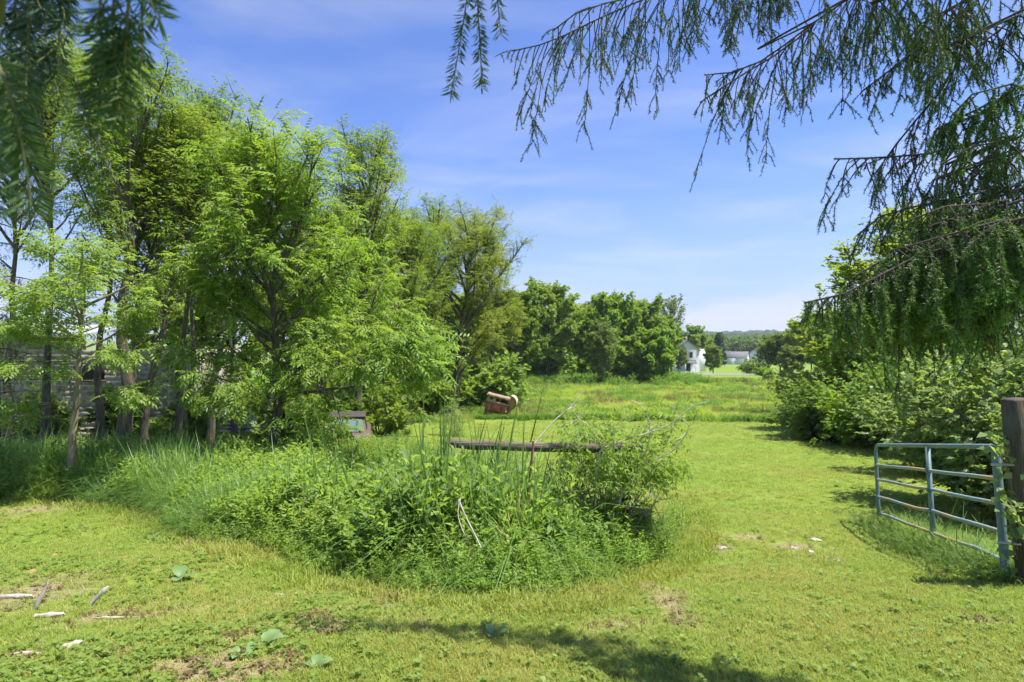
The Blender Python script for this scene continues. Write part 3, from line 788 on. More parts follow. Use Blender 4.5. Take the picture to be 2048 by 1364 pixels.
gp = gx(1472, 230)
gar = thing('garage', 'white single storey garage with grey roof and wide door', 'garage', gp, R_(-33))
gable(gar, 9.0, 6.4, 2.7, 4.9, 'x', over=0.3)
gd = MB().box((-0.6, -3.24, 1.15), (3.6, 0.08, 2.3)).build('garage_door', M_WHITE2, gar)
for k in range(4): MB().box((-0.6, -3.30, 0.3 + k * 0.56), (3.5, 0.05, 0.5)).build('panel', M_WHITE, gd)
window(gar, 4.5, -1.5, 1.5, 0.7, 1.3, 'x'); window(gar, 4.5, 1.5, 1.5, 0.7, 1.3, 'x')
b2 = gx(1512, 300)
barn = thing('far_barn', 'low pale barn with dark roof right of the white garage', 'barn', b2, R_(-20))
gable(barn, 9.0, 8.0, 2.7, 6.0, 'y', wallmat=M_WHITE)
window(barn, -1.5, -4.0, 1.4, 1.6, 1.4)

# utility pole and wires
M_POLE = rough_mat('pole_wood', (0.22, 0.20, 0.17), (0.33, 0.30, 0.26), 6, 0.9, 0.3, (4, 4, .4))
M_WIRE = rough_mat('wire', (0.10, 0.10, 0.10), (0.16, 0.16, 0.16), 3, 0.6, 0)
pp, ph = th(1623, 112, 656)
pole = thing('utility_pole', 'grey wooden utility pole beside the road with crossarm', 'utility pole', pp)
MB().tube([(0, 0, -.3), (0.02, 0, ph * .5), (0, 0, ph)], [0.17, .15, .12], 8).build('pole', M_POLE, pole)
MB().box((0, 0, ph - 1.0), (2.2, 0.12, 0.14)).build('crossarm', M_POLE, pole)
for k in (-.95, .95): MB().tube([(k, 0, ph - .92), (k, 0, ph - .68)], .06, 6).build('insulator', M_WHITE2, pole)
MB().tube([(0.22, -.1, ph - 3.4), (0.22, -.1, ph - 2.5)], .2, 8).build('transformer', M_TIN, pole)
for k, (lb, zo) in enumerate((('upper overhead wire strung across the garage gap', -.68), ('lower overhead wire strung over the road gap', -3.3))):
    P = []
    for s in np.linspace(0, 1, 16):
        P.append((pp.x + (-38 - 6 * k) * s, pp.y + 6 * s, pp.z + ph + zo - 0.6 * math.sin(math.pi * s)))
    tag(MB().tube(P, 0.022, 4, False).build('overhead_wire', M_WIRE), lb, 'wire')
p2 = thing('utility_pole', 'second utility pole farther along the road behind the trees', 'utility pole', (pp.x - 38, pp.y + 6, gz(pp.x - 38, pp.y + 6)))
hh2 = pp.z + ph - p2.location.z
MB().tube([(0, 0, -.3), (0, 0, hh2)], [0.17, .12], 8).build('pole', M_POLE, p2)

# ------------------------------------------------------------------ red and cream trailer at the meadow edge
M_RED = rough_mat('faded_red_paint', (0.33, 0.095, 0.050), (0.42, 0.145, 0.080), 5, 0.65, 0.1, c=(0.22, 0.10, 0.06), cs=3.5, ct=(.52, .68))
M_CREAM = rough_mat('cream_paint', (0.44, 0.38, 0.26), (0.58, 0.52, 0.38), 6, 0.7, 0.1, c=(0.34, 0.20, 0.10), cs=4, ct=(.56, .7))
M_TAN = rough_mat('tan_canvas', (0.20, 0.145, 0.10), (0.34, 0.26, 0.18), 6, 0.85, 0.3)
M_OCHRE = rough_mat('ochre_lining', (0.30, 0.19, 0.04), (0.40, 0.27, 0.07), 6, 0.8, 0.2)
M_BLACK = rough_mat('black_rubber', (0.018, 0.018, 0.018), (0.04, 0.04, 0.04), 8, 0.8, 0.2)
M_STEEL = rough_mat('grey_steel', (0.35, 0.36, 0.36), (0.5, 0.5, 0.5), 6, 0.5, 0.1, metal=.6)
tp = hit(990, 834)
trl = thing('vendor_trailer', 'tilted little red and cream trailer rusting at the meadow edge', 'trailer', (tp.x, tp.y, tp.z - 0.12), 0)
trl.rotation_euler = (R_(-2), R_(13.5), R_(-6))
L2, W2, HB = 0.66, 0.55, 0.98      # half length, half width, body height
# body side with wheel arch cut
def arch_side(y):
    prof = [(-L2, 0.06)]
    for k in range(9):
        a = math.pi - math.pi * k / 8
        prof.append((-0.22 + 0.27 * math.cos(a), 0.06 + 0.27 * math.sin(a)))
    prof += [(L2, 0.06), (L2, HB), (-L2, HB)]
    return [(x, y, z) for (x, z) in prof]
import bmesh
bm = bmesh.new()
vf = [bm.verts.new(v) for v in arch_side(-W2)]; vb = [bm.verts.new(v) for v in arch_side(W2)]
bm.faces.new(vf); bm.faces.new(vb[::-1])
for k in range(len(vf)):
    q = (k + 1) % len(vf); bm.faces.new((vf[q], vf[k], vb[k], vb[q]))
bmesh.ops.triangulate(bm, faces=[f for f in bm.faces if len(f.verts) > 4])
me = bpy.data.meshes.new('body'); bm.to_mesh(me); bm.free(); me.materials.append(M_RED)
body = link('body', me, trl)
for (x0, x1) in ((-0.60, -0.36), (-0.32, 0.24), (0.28, 0.62)):
    z0 = 0.40 if x0 < 0 and x1 < .3 else 0.12
    pn = MB().box(((x0 + x1) / 2, -W2 - .012, (z0 + 0.92) / 2), (x1 - x0, 0.02, 0.92 - z0), bev=0.006).build('side_panel', M_RED, body)
    MB().box((x1 - .05, -W2 - .035, 0.6), (0.04, 0.03, 0.12)).build('handle', M_STEEL, pn)
P = [(-0.22 + 0.29 * math.cos(a), -W2 - .03, 0.06 + 0.29 * math.sin(a)) for a in np.linspace(math.pi, 0, 13)]
MB().tube(P, 0.025, 6).build('fender', M_STEEL, trl)
for s in (-1, 1):
    wh = MB().tube([(-0.22, s * (W2 - .02), 0.05), (-0.22, s * (W2 - .16), 0.05)], 0.235, 18).build('wheel', M_BLACK, trl)
    MB().tube([(-0.22, s * (W2 - .012), 0.05), (-0.22, s * (W2 - .05), 0.05)], 0.13, 14).build('rim', M_STEEL, wh)
MB().box((0, 0, HB + .03), (2 * L2 + .06, 2 * W2 + .08, 0.06)).build('counter', M_CREAM, trl)
MB().box((-0.40, -W2 + .03, HB + .20), (0.50, 0.04, 0.30)).box((-L2 + .02, 0, HB + .20), (0.04, 2 * W2 - .1, 0.30)).box((0.0, W2 - .03, HB + .2), (2 * L2, 0.04, 0.30)).build('upper_wall', M_CREAM, trl)
MB().box((-0.42, -W2 - .003, HB + .20), (0.20, 0.03, 0.15)).build('window', M_GLASSD, trl)
for x in (0.08, 0.60): MB().box((x, -W2 + .04, HB + .22), (0.05, 0.05, 0.34)).build('corner_post', M_CREAM, trl)
V = []
for k in range(25):
    x = -0.72 + 1.36 * k / 24
    for (y, z) in ((-W2 - .12, HB + .37), (-W2 - .13, HB + .41), (-W2 * .5, HB + .45), (0, HB + .47), (W2 * .5, HB + .45), (W2 + .12, HB + .40)):
        V.append((x, y + .012 * math.sin(k * 1.9), z + 0.014 * math.sin(k * 1.3) * math.sin(k * .7)))
MB().add(V, [[k * 6 + q, k * 6 + 6 + q, k * 6 + 7 + q, k * 6 + 1 + q] for k in range(24) for q in range(5)]).build('roof', M_TAN, trl, True)
fr = MB()
for k in range(20): fr.box((-0.70 + 1.32 * k / 19, -W2 - .13, HB + .33 + 0.02 * math.sin(k)), (0.055, 0.015, 0.13))
fr.build('valance', rough_mat('brown_fringe', (0.16, 0.085, 0.05), (0.24, 0.14, 0.08), 8), trl)
V, Vi = [], []
for k in range(11):
    a = math.pi * 0.5 - math.pi * 0.92 * k / 10
    for (y) in (-W2 - .10, W2 + .10):
        V.append((0.64 + 0.42 * math.cos(a), y, HB + .18 + 0.43 * math.sin(a)))
        Vi.append((0.64 + 0.38 * math.cos(a), y, HB + .18 + 0.39 * math.sin(a)))
MB().add(V, [[2 * k, 2 * k + 1, 2 * k + 3, 2 * k + 2] for k in range(10)]).build('rounded_hood', M_CREAM, trl, True)
MB().add(Vi, [[2 * k, 2 * k + 2, 2 * k + 3, 2 * k + 1] for k in range(10)]).build('hood_lining', M_OCHRE, trl, True)
V = [(0.66, -W2 - .02, HB + .18)]
for k in range(11):
    a = math.pi * 0.5 - math.pi * 0.92 * k / 10
    V.append((0.64 + 0.39 * math.cos(a), -W2 - .02, HB + .18 + 0.40 * math.sin(a)))
MB().add(V, [[0, k + 2, k + 1] for k in range(10)]).build('hood_side', M_OCHRE, trl)
MB().box((L2 + .08, -.2, 0.55), (0.10, .5, 0.7)).build('end_cabinet', M_STEEL, trl)
MB().tube([(L2, 0, .1), (L2 + .6, 0, .04), (L2 + 1.0, 0, 0.16)], .03, 6).build('drawbar', M_STEEL, trl)

# ------------------------------------------------------------------ rusty old car under the trees
M_RUST = rough_mat('rusty_paint', (0.09, 0.05, 0.032), (0.15, 0.095, 0.065), 5, 0.85, 0.3, c=(0.12, 0.115, 0.10), cs=2)
M_ROOFC = rough_mat('brown_car_roof', (0.05, 0.042, 0.034), (0.085, 0.07, 0.058), 5, 0.8, 0.2)
m, t = new_mat('windshield_glass')
pb = N(t, 'ShaderNodeBsdfPrincipled'); pb.inputs['Base Color'].default_value = (0.13, 0.19, 0.20, 1); pb.inputs['Roughness'].default_value = 0.12
pb.inputs['Specular IOR Level'].default_value = 0.8
o = N(t, 'ShaderNodeOutputMaterial'); t.links.new(pb.outputs[0], o.inputs[0])
M_WIND = m
cp = gx(694, 19.5); cp.z -= .28
car = thing('rusty_car', 'derelict rusty car with pale windshield half hidden in weeds', 'car', cp, R_(14))
# local: front toward -y
def loft(rings, mat, name, parent):
    n = len(rings[0]); mb = MB(); V = [p for r in rings for p in r]
    mb.add(V, [[a * n + k, a * n + (k + 1) % n, a * n + n + (k + 1) % n, a * n + n + k] for a in range(len(rings) - 1) for k in range(n)])
    for r, flip in ((0, 1), (len(rings) - 1, 0)):
        c = np.mean(np.array(rings[r]), 0)
        mb.add(list(rings[r]) + [tuple(c)], [[(k + 1) % n, k, n] if flip else [k, (k + 1) % n, n] for k in range(n)])
    return mb.build(name, mat, parent)
def sect(y, w, z0, z1, r=.08):
    return [(-w + r, y, z0), (w - r, y, z0), (w, y, z0 + r), (w, y, z1 - r), (w - r, y, z1), (-w + r, y, z1), (-w, y, z1 - r), (-w, y, z0 + r)]
loft([sect(-2.0, .62, .42, .72), sect(-1.9, .76, .30, .84), sect(-0.9, .80, .28, .92), sect(1.4, .80, .28, .95), sect(2.1, .74, .36, .90)], M_RUST, 'body', car)
loft([[(-.66, -.75, .9), (.66, -.75, .9), (.66, 1.2, .93), (-.66, 1.2, .93)], [(-.56, -.35, 1.36), (.56, -.35, 1.36), (.56, .85, 1.38), (-.56, .85, 1.38)]], M_RUST, 'cabin', car)
MB().box((0, .25, 1.405), (1.22, 1.36, .07), bev=.03).build('roof', M_ROOFC, car)
def quad(name, pts, mat, parent): return MB().add(pts, [[0, 1, 2, 3]]).build(name, mat, parent)
quad('windshield', [(-.57, -.735, .95), (.57, -.735, .95), (.50, -.40, 1.33), (-.50, -.40, 1.33)], M_WIND, car)
for s in (-1, 1):
    q = [(s * .668, -.55, .97), (s * .668, 1.0, .98), (s * .585, .75, 1.33), (s * .585, -.25, 1.33)]
    quad('side_window', q if s > 0 else q[::-1], M_GLASSD, car)
    MB().tube([(s * .55, -1.97, .66), (s * .55, -2.03, .66)], .10, 12).build('headlight', M_STEEL, car)
    for y in (-1.3, 1.35):
        w = MB().tube([(s * .81, y, .22), (s * .62, y, .22)], .31, 16).build('wheel', M_BLACK, car)
        MB().tube([(s * .825, y, .22), (s * .80, y, .22)], .17, 12).build('hubcap', M_STEEL, w)
MB().box((0, -2.06, .42), (1.45, .10, .14)).build('bumper', M_RUST, car)
MB().box((0, -2.005, .60), (.8, .04, .16)).build('grille', M_BLACK, car)

# loose piles by the trees
M_OLDB = rough_mat('old_board', (0.20, 0.19, 0.18), (0.34, 0.33, 0.31), 8, .9, .4, (0.4, 6, 6))
M_PALEB = rough_mat('pale_sheet', (0.58, 0.59, 0.60), (0.72, 0.73, 0.74), 5, .6, .1, c=(.35, .34, .31), cs=2)
bp0 = gx(62, 20.5)
for k in range(8):
    mbx = MB().box((0, 0, 0), (2.3, 0.24, 0.06), bev=.004)
    o = mbx.build('board', M_OLDB); o.location = (bp0.x + rng.uniform(-.12, .12), bp0.y + rng.uniform(-.06, .06), bp0.z + 0.33 + k * 0.10)
    o.rotation_euler = (rng.uniform(-.02, .02), rng.uniform(-.03, .03), R_(-6) + rng.uniform(-.08, .08))
    tag(o, 'weathered grey board, %s of the low stack before the block shed' % ('lowest', 'second from the bottom', 'third from the bottom', 'fourth from the bottom', 'fourth from the top', 'third from the top', 'second from the top', 'topmost')[k], 'board', 'weathered boards stacked before the shed')
for k in (-.8, .8):
    o = MB().box((0, 0, .15), (.2, .4, .34)).build('concrete_support', M_BLOCK); o.location = (bp0.x + k, bp0.y, bp0.z)
    tag(o, 'short block under the %s end of the grey board stack' % ('left' if k < 0 else 'right'), 'block')
wp = gx(455, 25)
for k in range(6):
    o = MB().box((0, 0, 0), (2.6 - .15 * k, 0.9, 0.05), bev=.004).build('metal_sheet', M_PALEB)
    o.location = (wp.x + rng.uniform(-.25, .25), wp.y + rng.uniform(-.1, .1), wp.z + 0.20 + k * 0.155); o.rotation_euler = (R_(7), rng.uniform(-.05, .05), R_(10) + rng.uniform(-.15, .15))
    tag(o, 'pale sheet, %s of the loose stack behind the middle trunks' % ('lowest', 'second from the bottom', 'third from the bottom', 'third from the top', 'second from the top', 'topmost')[k], 'sheet', 'pale sheets stacked behind the trunks')
for k in (-.8, .8):
    o = MB().box((0, 0, .06), (.1, 1.0, .36)).build('timber_bearer', M_RAIL); o.location = (wp.x + k, wp.y, wp.z)
    tag(o, 'timber bearer under the %s end of the pale sheets' % ('left' if k < 0 else 'right'), 'timber')

# ------------------------------------------------------------------ tube gate, gate post, old fence
M_GATE = rough_mat('gate_paint', (0.12, 0.19, 0.195), (0.17, 0.25, 0.255), 7, 0.5, 0.15, c=(0.33, 0.22, 0.10), cs=1.7, ct=(.60, .72))
M_GATER = rough_mat('gate_rail_paint', (0.19, 0.265, 0.265), (0.27, 0.34, 0.335), 7, 0.5, 0.15, c=(0.42, 0.30, 0.15), cs=1.3, ct=(.52, .64), world=True)
T0 = np.array([4.54, 5.40, CZ - 0.955]); sag = R_(9.2)
hd = np.array([1.07, 3.5, 0]) / 3.66
u = hd * math.cos(sag) + np.array([0, 0, -math.sin(sag)])
v = -hd * math.sin(sag) + np.array([0, 0, -math.cos(sag)])      # down along the posts
GL, GH = 3.66, 1.25
gate = thing('tube_gate', 'open blue grey tubular steel farm gate with rusty rails', 'gate', tuple(T0 + v * GH))
org = T0 + v * GH
def gpt(a, b): return T0 + u * a + v * b - org
P = [gpt(0.03, 0), gpt(GL - .14, 0)] + [gpt(GL - .14 + .14 * math.sin(a), .14 - .14 * math.cos(a)) for a in np.linspace(.3, math.pi / 2, 5)] + [gpt(GL, GH)]
MB().tube(P, .026, 10).build('top_tube', M_GATE, gate, True)
MB().tube([gpt(0, -.01), gpt(0, GH + .02)], .036, 12).build('hinge_upright', M_GATE, gate, True)
for k, f in enumerate((.235, .414, .616, .813, .985)):
    g2 = np.random.default_rng(k)
    PP = [gpt(a, GH * f + 0.006 * g2.normal()) for a in np.linspace(0.02, GL - .02, 8)]
    MB().tube(PP, .0205, 8).build('rail', M_GATER, gate, True)
rm = Matrix(((u[0], -hd[1], v[0]), (u[1], hd[0], v[1]), (u[2], 0, v[2])))
c = gpt(1.62, GH * .5 + .03)
mid = MB().box(tuple(c), (.062, .036, GH + .1), rot=np.array(rm)).build('middle_upright', M_GATE, gate)
for f in (.235, .414, .616, .813): MB().box(tuple(gpt(1.62, GH * f) - np.array([hd[1], -hd[0], 0]) * .025), (.05, .02, .05), rot=np.array(rm)).build('weld_plate', M_GATE, mid)
# hinge post: thick split timber leaning left at its top
q0, q1 = at(2066, 1160, 5.05), at(2034, 797, 5.05)
pz = gz(q0.x, q0.y)
hpost = thing('gate_post', 'thick weathered square gate post leaning beside the gate hinge', 'post', (q0.x, q0.y, pz))
ax = (q1 - Vector((q0.x, q0.y, pz)))
rotp = ax.to_track_quat('Z', 'Y').to_matrix()
pl = MB().box((0, 0, 0), (.185, .16, ax.length + .3), bev=.012)
po = pl.build('post', M_POST, hpost); po.rotation_euler = rotp.to_euler(); po.location = ax * .5 - ax.normalized() * .15
for zz_ in (.35, 1.05):
    pp_ = ax * (zz_ / ax.length)
    MB().tube([tuple(pp_ + Vector((-.05, -.02, 0))), tuple(pp_ + Vector((-.2, .1, -.02)))], .012, 6).build('hinge_pin', M_STEEL, hpost)
# old rail fence
f0 = gx(1252, 7.0)
fen = thing('rail_fence', 'collapsing old rail fence half buried in weeds', 'fence', f0)
def fz(x, y): return gz(x, y) - f0.z
for (px, d, hgt) in ((1252, 7.0, 1.22), (905, 7.25, 1.02)):
    p = gx(px, d); MB().tube([(p.x - f0.x, p.y - f0.y, p.z - f0.z - .3), (p.x - f0.x + .01, p.y - f0.y, p.z - f0.z + hgt)], [.062, .055], 7).build('post', M_POST, fen)
a1, a0 = at(1285, 893, 6.95), at(896, 886, 7.2)
g2 = np.random.default_rng(3)
P = [(a0.lerp(a1, s) - f0) + Vector((0, 0, .005 * g2.normal() - .03 * math.sin(math.pi * s))) for s in np.linspace(0, 1, 9)]
MB().tube([tuple(p) for p in P], .058, 7).build('rail', M_RAIL, fen)

# ------------------------------------------------------------------ trees on the left
def loc_px(base, pts):
    return [tuple(at(px, py, d) - base) for (px, py, d) in pts]
D = 13.2
hb = gx(540, D)
tr_pts = [(0, 0, 0)] + loc_px(hb, [(549, 870, D), (556, 800, D), (553, 720, D), (551, 640, D - .1), (545, 560, D - .1), (535, 480, D), (525, 400, D), (512, 320, D + .1), (505, 262, D + .1)])
def LP(*p): return loc_px(hb, p)
hero_limbs = [
    (LP((556, 800, D), (575, 775, D - .3), (640, 762, D - .7), (715, 752, D - 1.0), (790, 748, D - 1.2), (845, 735, D - 1.4)), .055),
    (LP((556, 790, D), (580, 757, D - .1), (625, 720, D - .2), (680, 665, D - .4), (735, 600, D - .5), (760, 530, D - .6)), .05),
    (LP((550, 812, D), (510, 808, D - .4), (470, 803, D - .8), (430, 790, D - 1.1), (395, 770, D - 1.3)), .035),
    (LP((552, 858, D), (585, 840, D - .4), (630, 842, D - .8), (665, 850, D - 1.0)), .04),
    (LP((551, 650, D), (500, 610, D - .3), (455, 560, D - .6), (425, 500, D - .8)), .045),
    (LP((551, 640, D), (590, 600, D + .3), (640, 540, D + .5), (665, 460, D + .6), (672, 400, D + .6)), .05),
    (LP((549, 600, D), (610, 540, D - .5), (660, 500, D - .9), (720, 470, D - 1.2)), .04),
    (LP((545, 560, D), (500, 500, D + .3), (470, 420, D + .5), (462, 340, D + .6)), .045),
    (LP((540, 520, D), (575, 450, D), (595, 380, D), (615, 320, D)), .04),
    (LP((553, 720, D), (480, 690, D - .5), (420, 680, D - .9), (365, 690, D - 1.2)), .035),
    (LP((553, 710, D), (610, 690, D - .8), (690, 690, D - 1.5), (770, 660, D - 1.9), (820, 640, D - 2.0)), .045),
    (LP((555, 770, D), (600, 745, D - .9), (660, 715, D - 1.6), (730, 700, D - 2.0), (800, 690, D - 2.3)), .035),
    (LP((556, 790, D), (500, 760, D - .6), (440, 735, D - 1.1), (390, 720, D - 1.4), (350, 730, D - 1.6)), .032),
    (LP((552, 830, D), (520, 800, D - .8), (480, 775, D - 1.3), (450, 760, D - 1.6)), .026),
    (LP((551, 690, D), (640, 640, D + .8), (720, 590, D + 1.2), (800, 600, D + 1.5)), .045),
]
hp_, hH = th(540, D, 235)
tree('walnut_tree', 'leafy young tree with dark forked trunk before the rusty car', hb, 'hero', (M_BARK, M_HERO), hH, seed=5, R=2.2, cb=0.24, n_limb=36, el=.5, up=.55, a=.62, b=.55, tr=.145,
     trunk=tr_pts, limbs=hero_limbs, leaves=7000, tpl=PIN, ls=.34, sig=.17, droop=.18, twig_k=3.6, tiplift=.45)
p, h = th(140, 11.6, 470)
yl = lambda *q: loc_px(p, q)
tree('pale_young_tree', 'slender young tree with pale bark and long sweeping limbs before the block shed', p, 'pale', (M_BARKP, M_PALE), h, seed=8, R=1.9, cb=.45, n_limb=14, el=.42, up=.35, tr=.085,
     trunk=[(0, 0, 0)] + yl((145, 850, 11.6), (152, 790, 11.6), (158, 730, 11.6), (158, 650, 11.6), (163, 580, 11.6), (166, 500, 11.6), (168, 470, 11.6)),
     limbs=[(yl((149, 800, 11.6), (135, 782, 11.4), (100, 778, 11.2), (60, 775, 11), (10, 760, 10.8)), .022), (yl((152, 795, 11.6), (170, 770, 11.4), (210, 762, 11.2), (265, 745, 11)), .022),
            (yl((158, 640, 11.6), (120, 600, 11.5), (90, 560, 11.4), (55, 520, 11.3)), .024), (yl((157, 672, 11.6), (110, 640, 11.3), (60, 610, 11), (10, 600, 10.8)), .02),
            (yl((158, 725, 11.6), (185, 690, 11.4), (225, 680, 11.2), (260, 665, 11)), .018), (yl((158, 725, 11.6), (110, 715, 11.1), (60, 700, 10.7), (20, 690, 10.4)), .018),
            (yl((160, 620, 11.6), (210, 600, 11.6), (250, 570, 11.5), (290, 550, 11.4)), .018)],
     leaves=1500, tpl=PIN, ls=.34, sig=.12, droop=.22, twig_k=2.0)

LEFT = [  # px, depth, top row, top px, label, kwargs
    (250, 14.6, 92, 275, 'tall double stemmed tree with thick dark trunks by the shed', dict(seed=21, stems=2, R=2.0, tr=.19, cb=0.41, n_limb=34, leaves=4592, stem_spread=.05)),
    (284, 15.2, 215, 352, 'tree leaning right beside the thick double trunk', dict(seed=22, R=1.6, tr=.13, cb=0.46, n_limb=24, leaves=2400)),
    (195, 17.0, 80, 215, 'straight trunk standing between the pale young tree and the double trunk', dict(seed=23, R=1.9, tr=.12, cb=0.48, n_limb=26, leaves=2628)),
    (348, 18.0, 150, 400, 'slim tree rising behind the leaning trunk at the shed corner', dict(seed=24, R=1.7, tr=.12, cb=0.48, n_limb=26, leaves=2628)),
    (415, 16.6, 232, 470, 'tree with leafy plumes at its top behind the forked tree', dict(seed=25, R=1.7, tr=.13, cb=0.38, n_limb=28, leaves=2742)),
    (375, 20.5, 205, 385, 'slim tree standing farthest back by the shed corner', dict(seed=26, R=1.8, tr=.12, cb=0.48, n_limb=24, leaves=2286)),
    (522, 20.5, 320, 600, 'tree whose trunk shows just left of the forked trunk', dict(seed=27, R=2.2, tr=.16, cb=0.32, n_limb=28, leaves=2742)),
    (470, 23.0, 330, 440, 'spindly tree behind the pale stacked sheets', dict(seed=28, R=2.0, tr=.11, cb=0.38, n_limb=24, leaves=2057)),
    (90, 18.5, 70, 100, 'tall tree rising over the tin roof of the shed', dict(seed=29, R=2.1, tr=.14, cb=0.50, n_limb=28, leaves=2628)),
    (10, 19.5, 130, 20, 'tall tree at the left edge of the photo above the board stack', dict(seed=30, R=2.1, tr=.14, cb=0.50, n_limb=26, leaves=2400)),
    (300, 26.0, 330, 320, 'tree standing behind the block shed wall', dict(seed=33, R=2.6, tr=.16, cb=0.33, n_limb=28, leaves=2400)),
]
for (px, d, top, tpx, lb, kw) in LEFT:
    p, h = th(px, d, top)
    lean = ((tpx - px) / FPX * d, 0.3)
    kk = dict(el=.82, up=.75, a=.72, b=.55, tpl=PIN3, ls=.30, sig=.15, droop=.06, twig_k=3.0, tiplift=.35, lean=lean); kk.update(kw)
    tree('ash_tree', lb, p, 'left%d' % px, (M_BARK, M_LEFT), h, group='trees crowding round the shed', **kk)
MID = [
    (714, 22.5, 252, 742, 'tall slim tree with open leafy top above the rusty car', M_LEFT, dict(seed=41, R=2.3, tr=.17, cb=.22, n_limb=34, leaves=5200, b=.5, a=.6)),
    (640, 25.0, 395, 650, 'bushy tree filling the gap behind the forked tree', M_LEFT, dict(seed=42, R=2.7, tr=.15, cb=.16, n_limb=30, leaves=3206)),
    (815, 30.0, 400, 820, 'rounded tree behind the right end of the leafy forked tree', M_LEFT, dict(seed=43, R=3.4, tr=.2, cb=.16, n_limb=34, leaves=5600, ls=.36)),
    (905, 36.0, 408, 945, 'big spreading tree with bare limbs showing at its crown', M_OLIVE, dict(seed=44, R=4.3, tr=.3, cb=.16, n_limb=44, leaves=9500, ls=.40, el=.62, up=.35, tiplift=.3, b=.5)),
    (760, 34.0, 440, 760, 'tree half hidden between the slim and the spreading tree', M_LEFT, dict(seed=45, R=3.4, tr=.2, cb=.15, n_limb=28, leaves=4600, ls=.38)),
    (858, 39.0, 402, 862, 'leafy tree just left of the big spreading tree', M_LEFT, dict(seed=47, R=4.4, tr=.24, cb=.14, n_limb=38, leaves=7200, ls=.40, el=.6)),
    (1036, 68.0, 578, 1036, 'low leafy tree closing the gap right of the olive tree', M_LEFT, dict(seed=48, R=4.2, tr=.2, cb=.10, n_limb=34, leaves=5600, tpl=SPRAY_F, ls=.40, el=.5)),
    (978, 52.0, 545, 985, 'olive green tree with a pair of dark trunks behind the trailer', M_OLIVE, dict(seed=46, stems=2, R=3.4, tr=.24, cb=.35, n_limb=30, leaves=5600, ls=.46, stem_spread=.04)),
]
for (px, d, top, tpx, lb, mat, kw) in MID:
    p, h = th(px, d, top)
    kk = dict(el=.7, up=.6, a=.66, b=.55, tpl=PIN3, ls=.33, sig=.2, droop=.05, twig_k=2.4, tiplift=.4, lean=((tpx - px) / FPX * d, 0)); kk.update(kw)
    tree('field_tree', lb, p, 'mid%d' % px, (M_BARK, mat), h, group='trees beyond the car', **kk)

# tree line behind the meadow
LINE = [
    (1098, 82, 556, 'line_a', M_LINE, 'tree with rounded top standing out of the line behind the trailer', .3),
    (1050, 90, 602, 'line_b', M_LINE, 'lower tree in the line just right of the olive tree', 1.2),
    (1215, 88, 585, 'line_c', M_LINE2, 'broad bright green tree in the middle of the tree line', 0),
    (1158, 96, 606, 'line_b', M_LINE, 'tree set back between the two tallest of the tree line', 2.5),
    (1282, 92, 592, 'line_a', M_LINE, 'tree near the right end of the line beside the bare tree', 4.0),
    (1010, 98, 590, 'line_c', M_LINE2, 'tree at the back of the line behind the olive tree', 2.0),
    (940, 66, 575, 'line_a', M_LINE, 'tree behind the spreading tree at the left of the line', 5.2),
    (1240, 104, 600, 'line_b', M_LINE, 'tree peeping over the back of the line', 3.6),
    (1318, 100, 630, 'line_c', M_LINE2, 'smaller tree at the back right end of the line', 5.0),
]
LKW = {'line_a': dict(seed=51, R=5.0, tr=.28, cb=.16, n_limb=34, leaves=6200, tpl=SPRAY_F, ls=.44, sig=.45, el=.6, up=.4, twig_k=1.5, fill=.0),
       'line_b': dict(seed=52, R=4.6, tr=.26, cb=.14, n_limb=32, leaves=6200, tpl=SPRAY_F, ls=.44, sig=.45, el=.6, up=.4, twig_k=1.5, fill=.0),
       'line_c': dict(seed=53, R=5.6, tr=.32, cb=.14, n_limb=36, leaves=8000, tpl=SPRAY_F, ls=.42, sig=.42, el=.55, up=.35, twig_k=1.6, fill=.0)}
for (px, d, top, key, mat, lb, rz) in LINE:
    p, h = th(px, d, top)
    tree('line_tree', lb, p, key, (M_BARKD, mat), h, group='tree line behind the meadow', rz=rz, **LKW[key])
BACK = [(880, 78, 600, 'line_b', 'tree behind the meadow bushes left of the olive tree', .7), (1075, 112, 618, 'line_c', 'background tree between the two leftmost line trees', 1.9), (1130, 108, 612, 'line_a', 'background tree just right of the rounded top tree', 3.1),
        (1185, 116, 610, 'line_b', 'background tree behind the half dead tree', 4.6), (1260, 118, 615, 'line_c', 'background tree at the back before the bare tree', .2), (820, 70, 570, 'line_a', 'tree far behind the slim tree left of the meadow', 2.2),
        (350, 42, 540, 'line_b', 'tree filling the gap behind the right end of the shed', 1.0), (470, 46, 560, 'line_c', 'tree filling the view behind the pale sheets', 2.6), (590, 50, 565, 'line_a', 'tree in the background right of the forked trunk', 3.9), (700, 56, 560, 'line_b', 'tree in the background above the rusty car', 5.1)]
for (px, d, top, key, lb, rz) in BACK:
    p, h = th(px, d, top)
    tree('background_tree', lb, p, key, None, h, group='background trees', rz=rz)
for k, (px, d, top, lb) in enumerate([(1030, 84, 712, 'shrub at the foot of the line just right of the trailer bush'), (1075, 88, 715, 'shrub under the tree with the rounded top'), (1130, 86, 708, 'shrub filling the base of the line right of the rounded top tree'), (1168, 88, 712, 'shrub at the base of the line left of the half dead tree'), (1235, 86, 705, 'shrub at the base of the line right of the half dead tree'),
        (960, 70, 712, 'shrub at the base of the olive tree'), (340, 32, 752, 'shrub beyond the shed corner'), (440, 34, 755, 'shrub beyond the pale sheets'), (520, 36, 750, 'shrub beyond the forked trunk'), (640, 38, 748, 'shrub in the background left of the rusty car roof'), (730, 40, 745, 'shrub in the background right of the rusty car roof')]):
    p, h = th(px, d, top)
    shrub('background_shrub', lb, p, 'back', (M_BARKD, M_LINE2), h, R=3.4, seed=140, n=24, leaves=2600, tpl=SPRAY_F, ls=.5, rz=k * 1.3, group='shrubs at the base of the tree line')
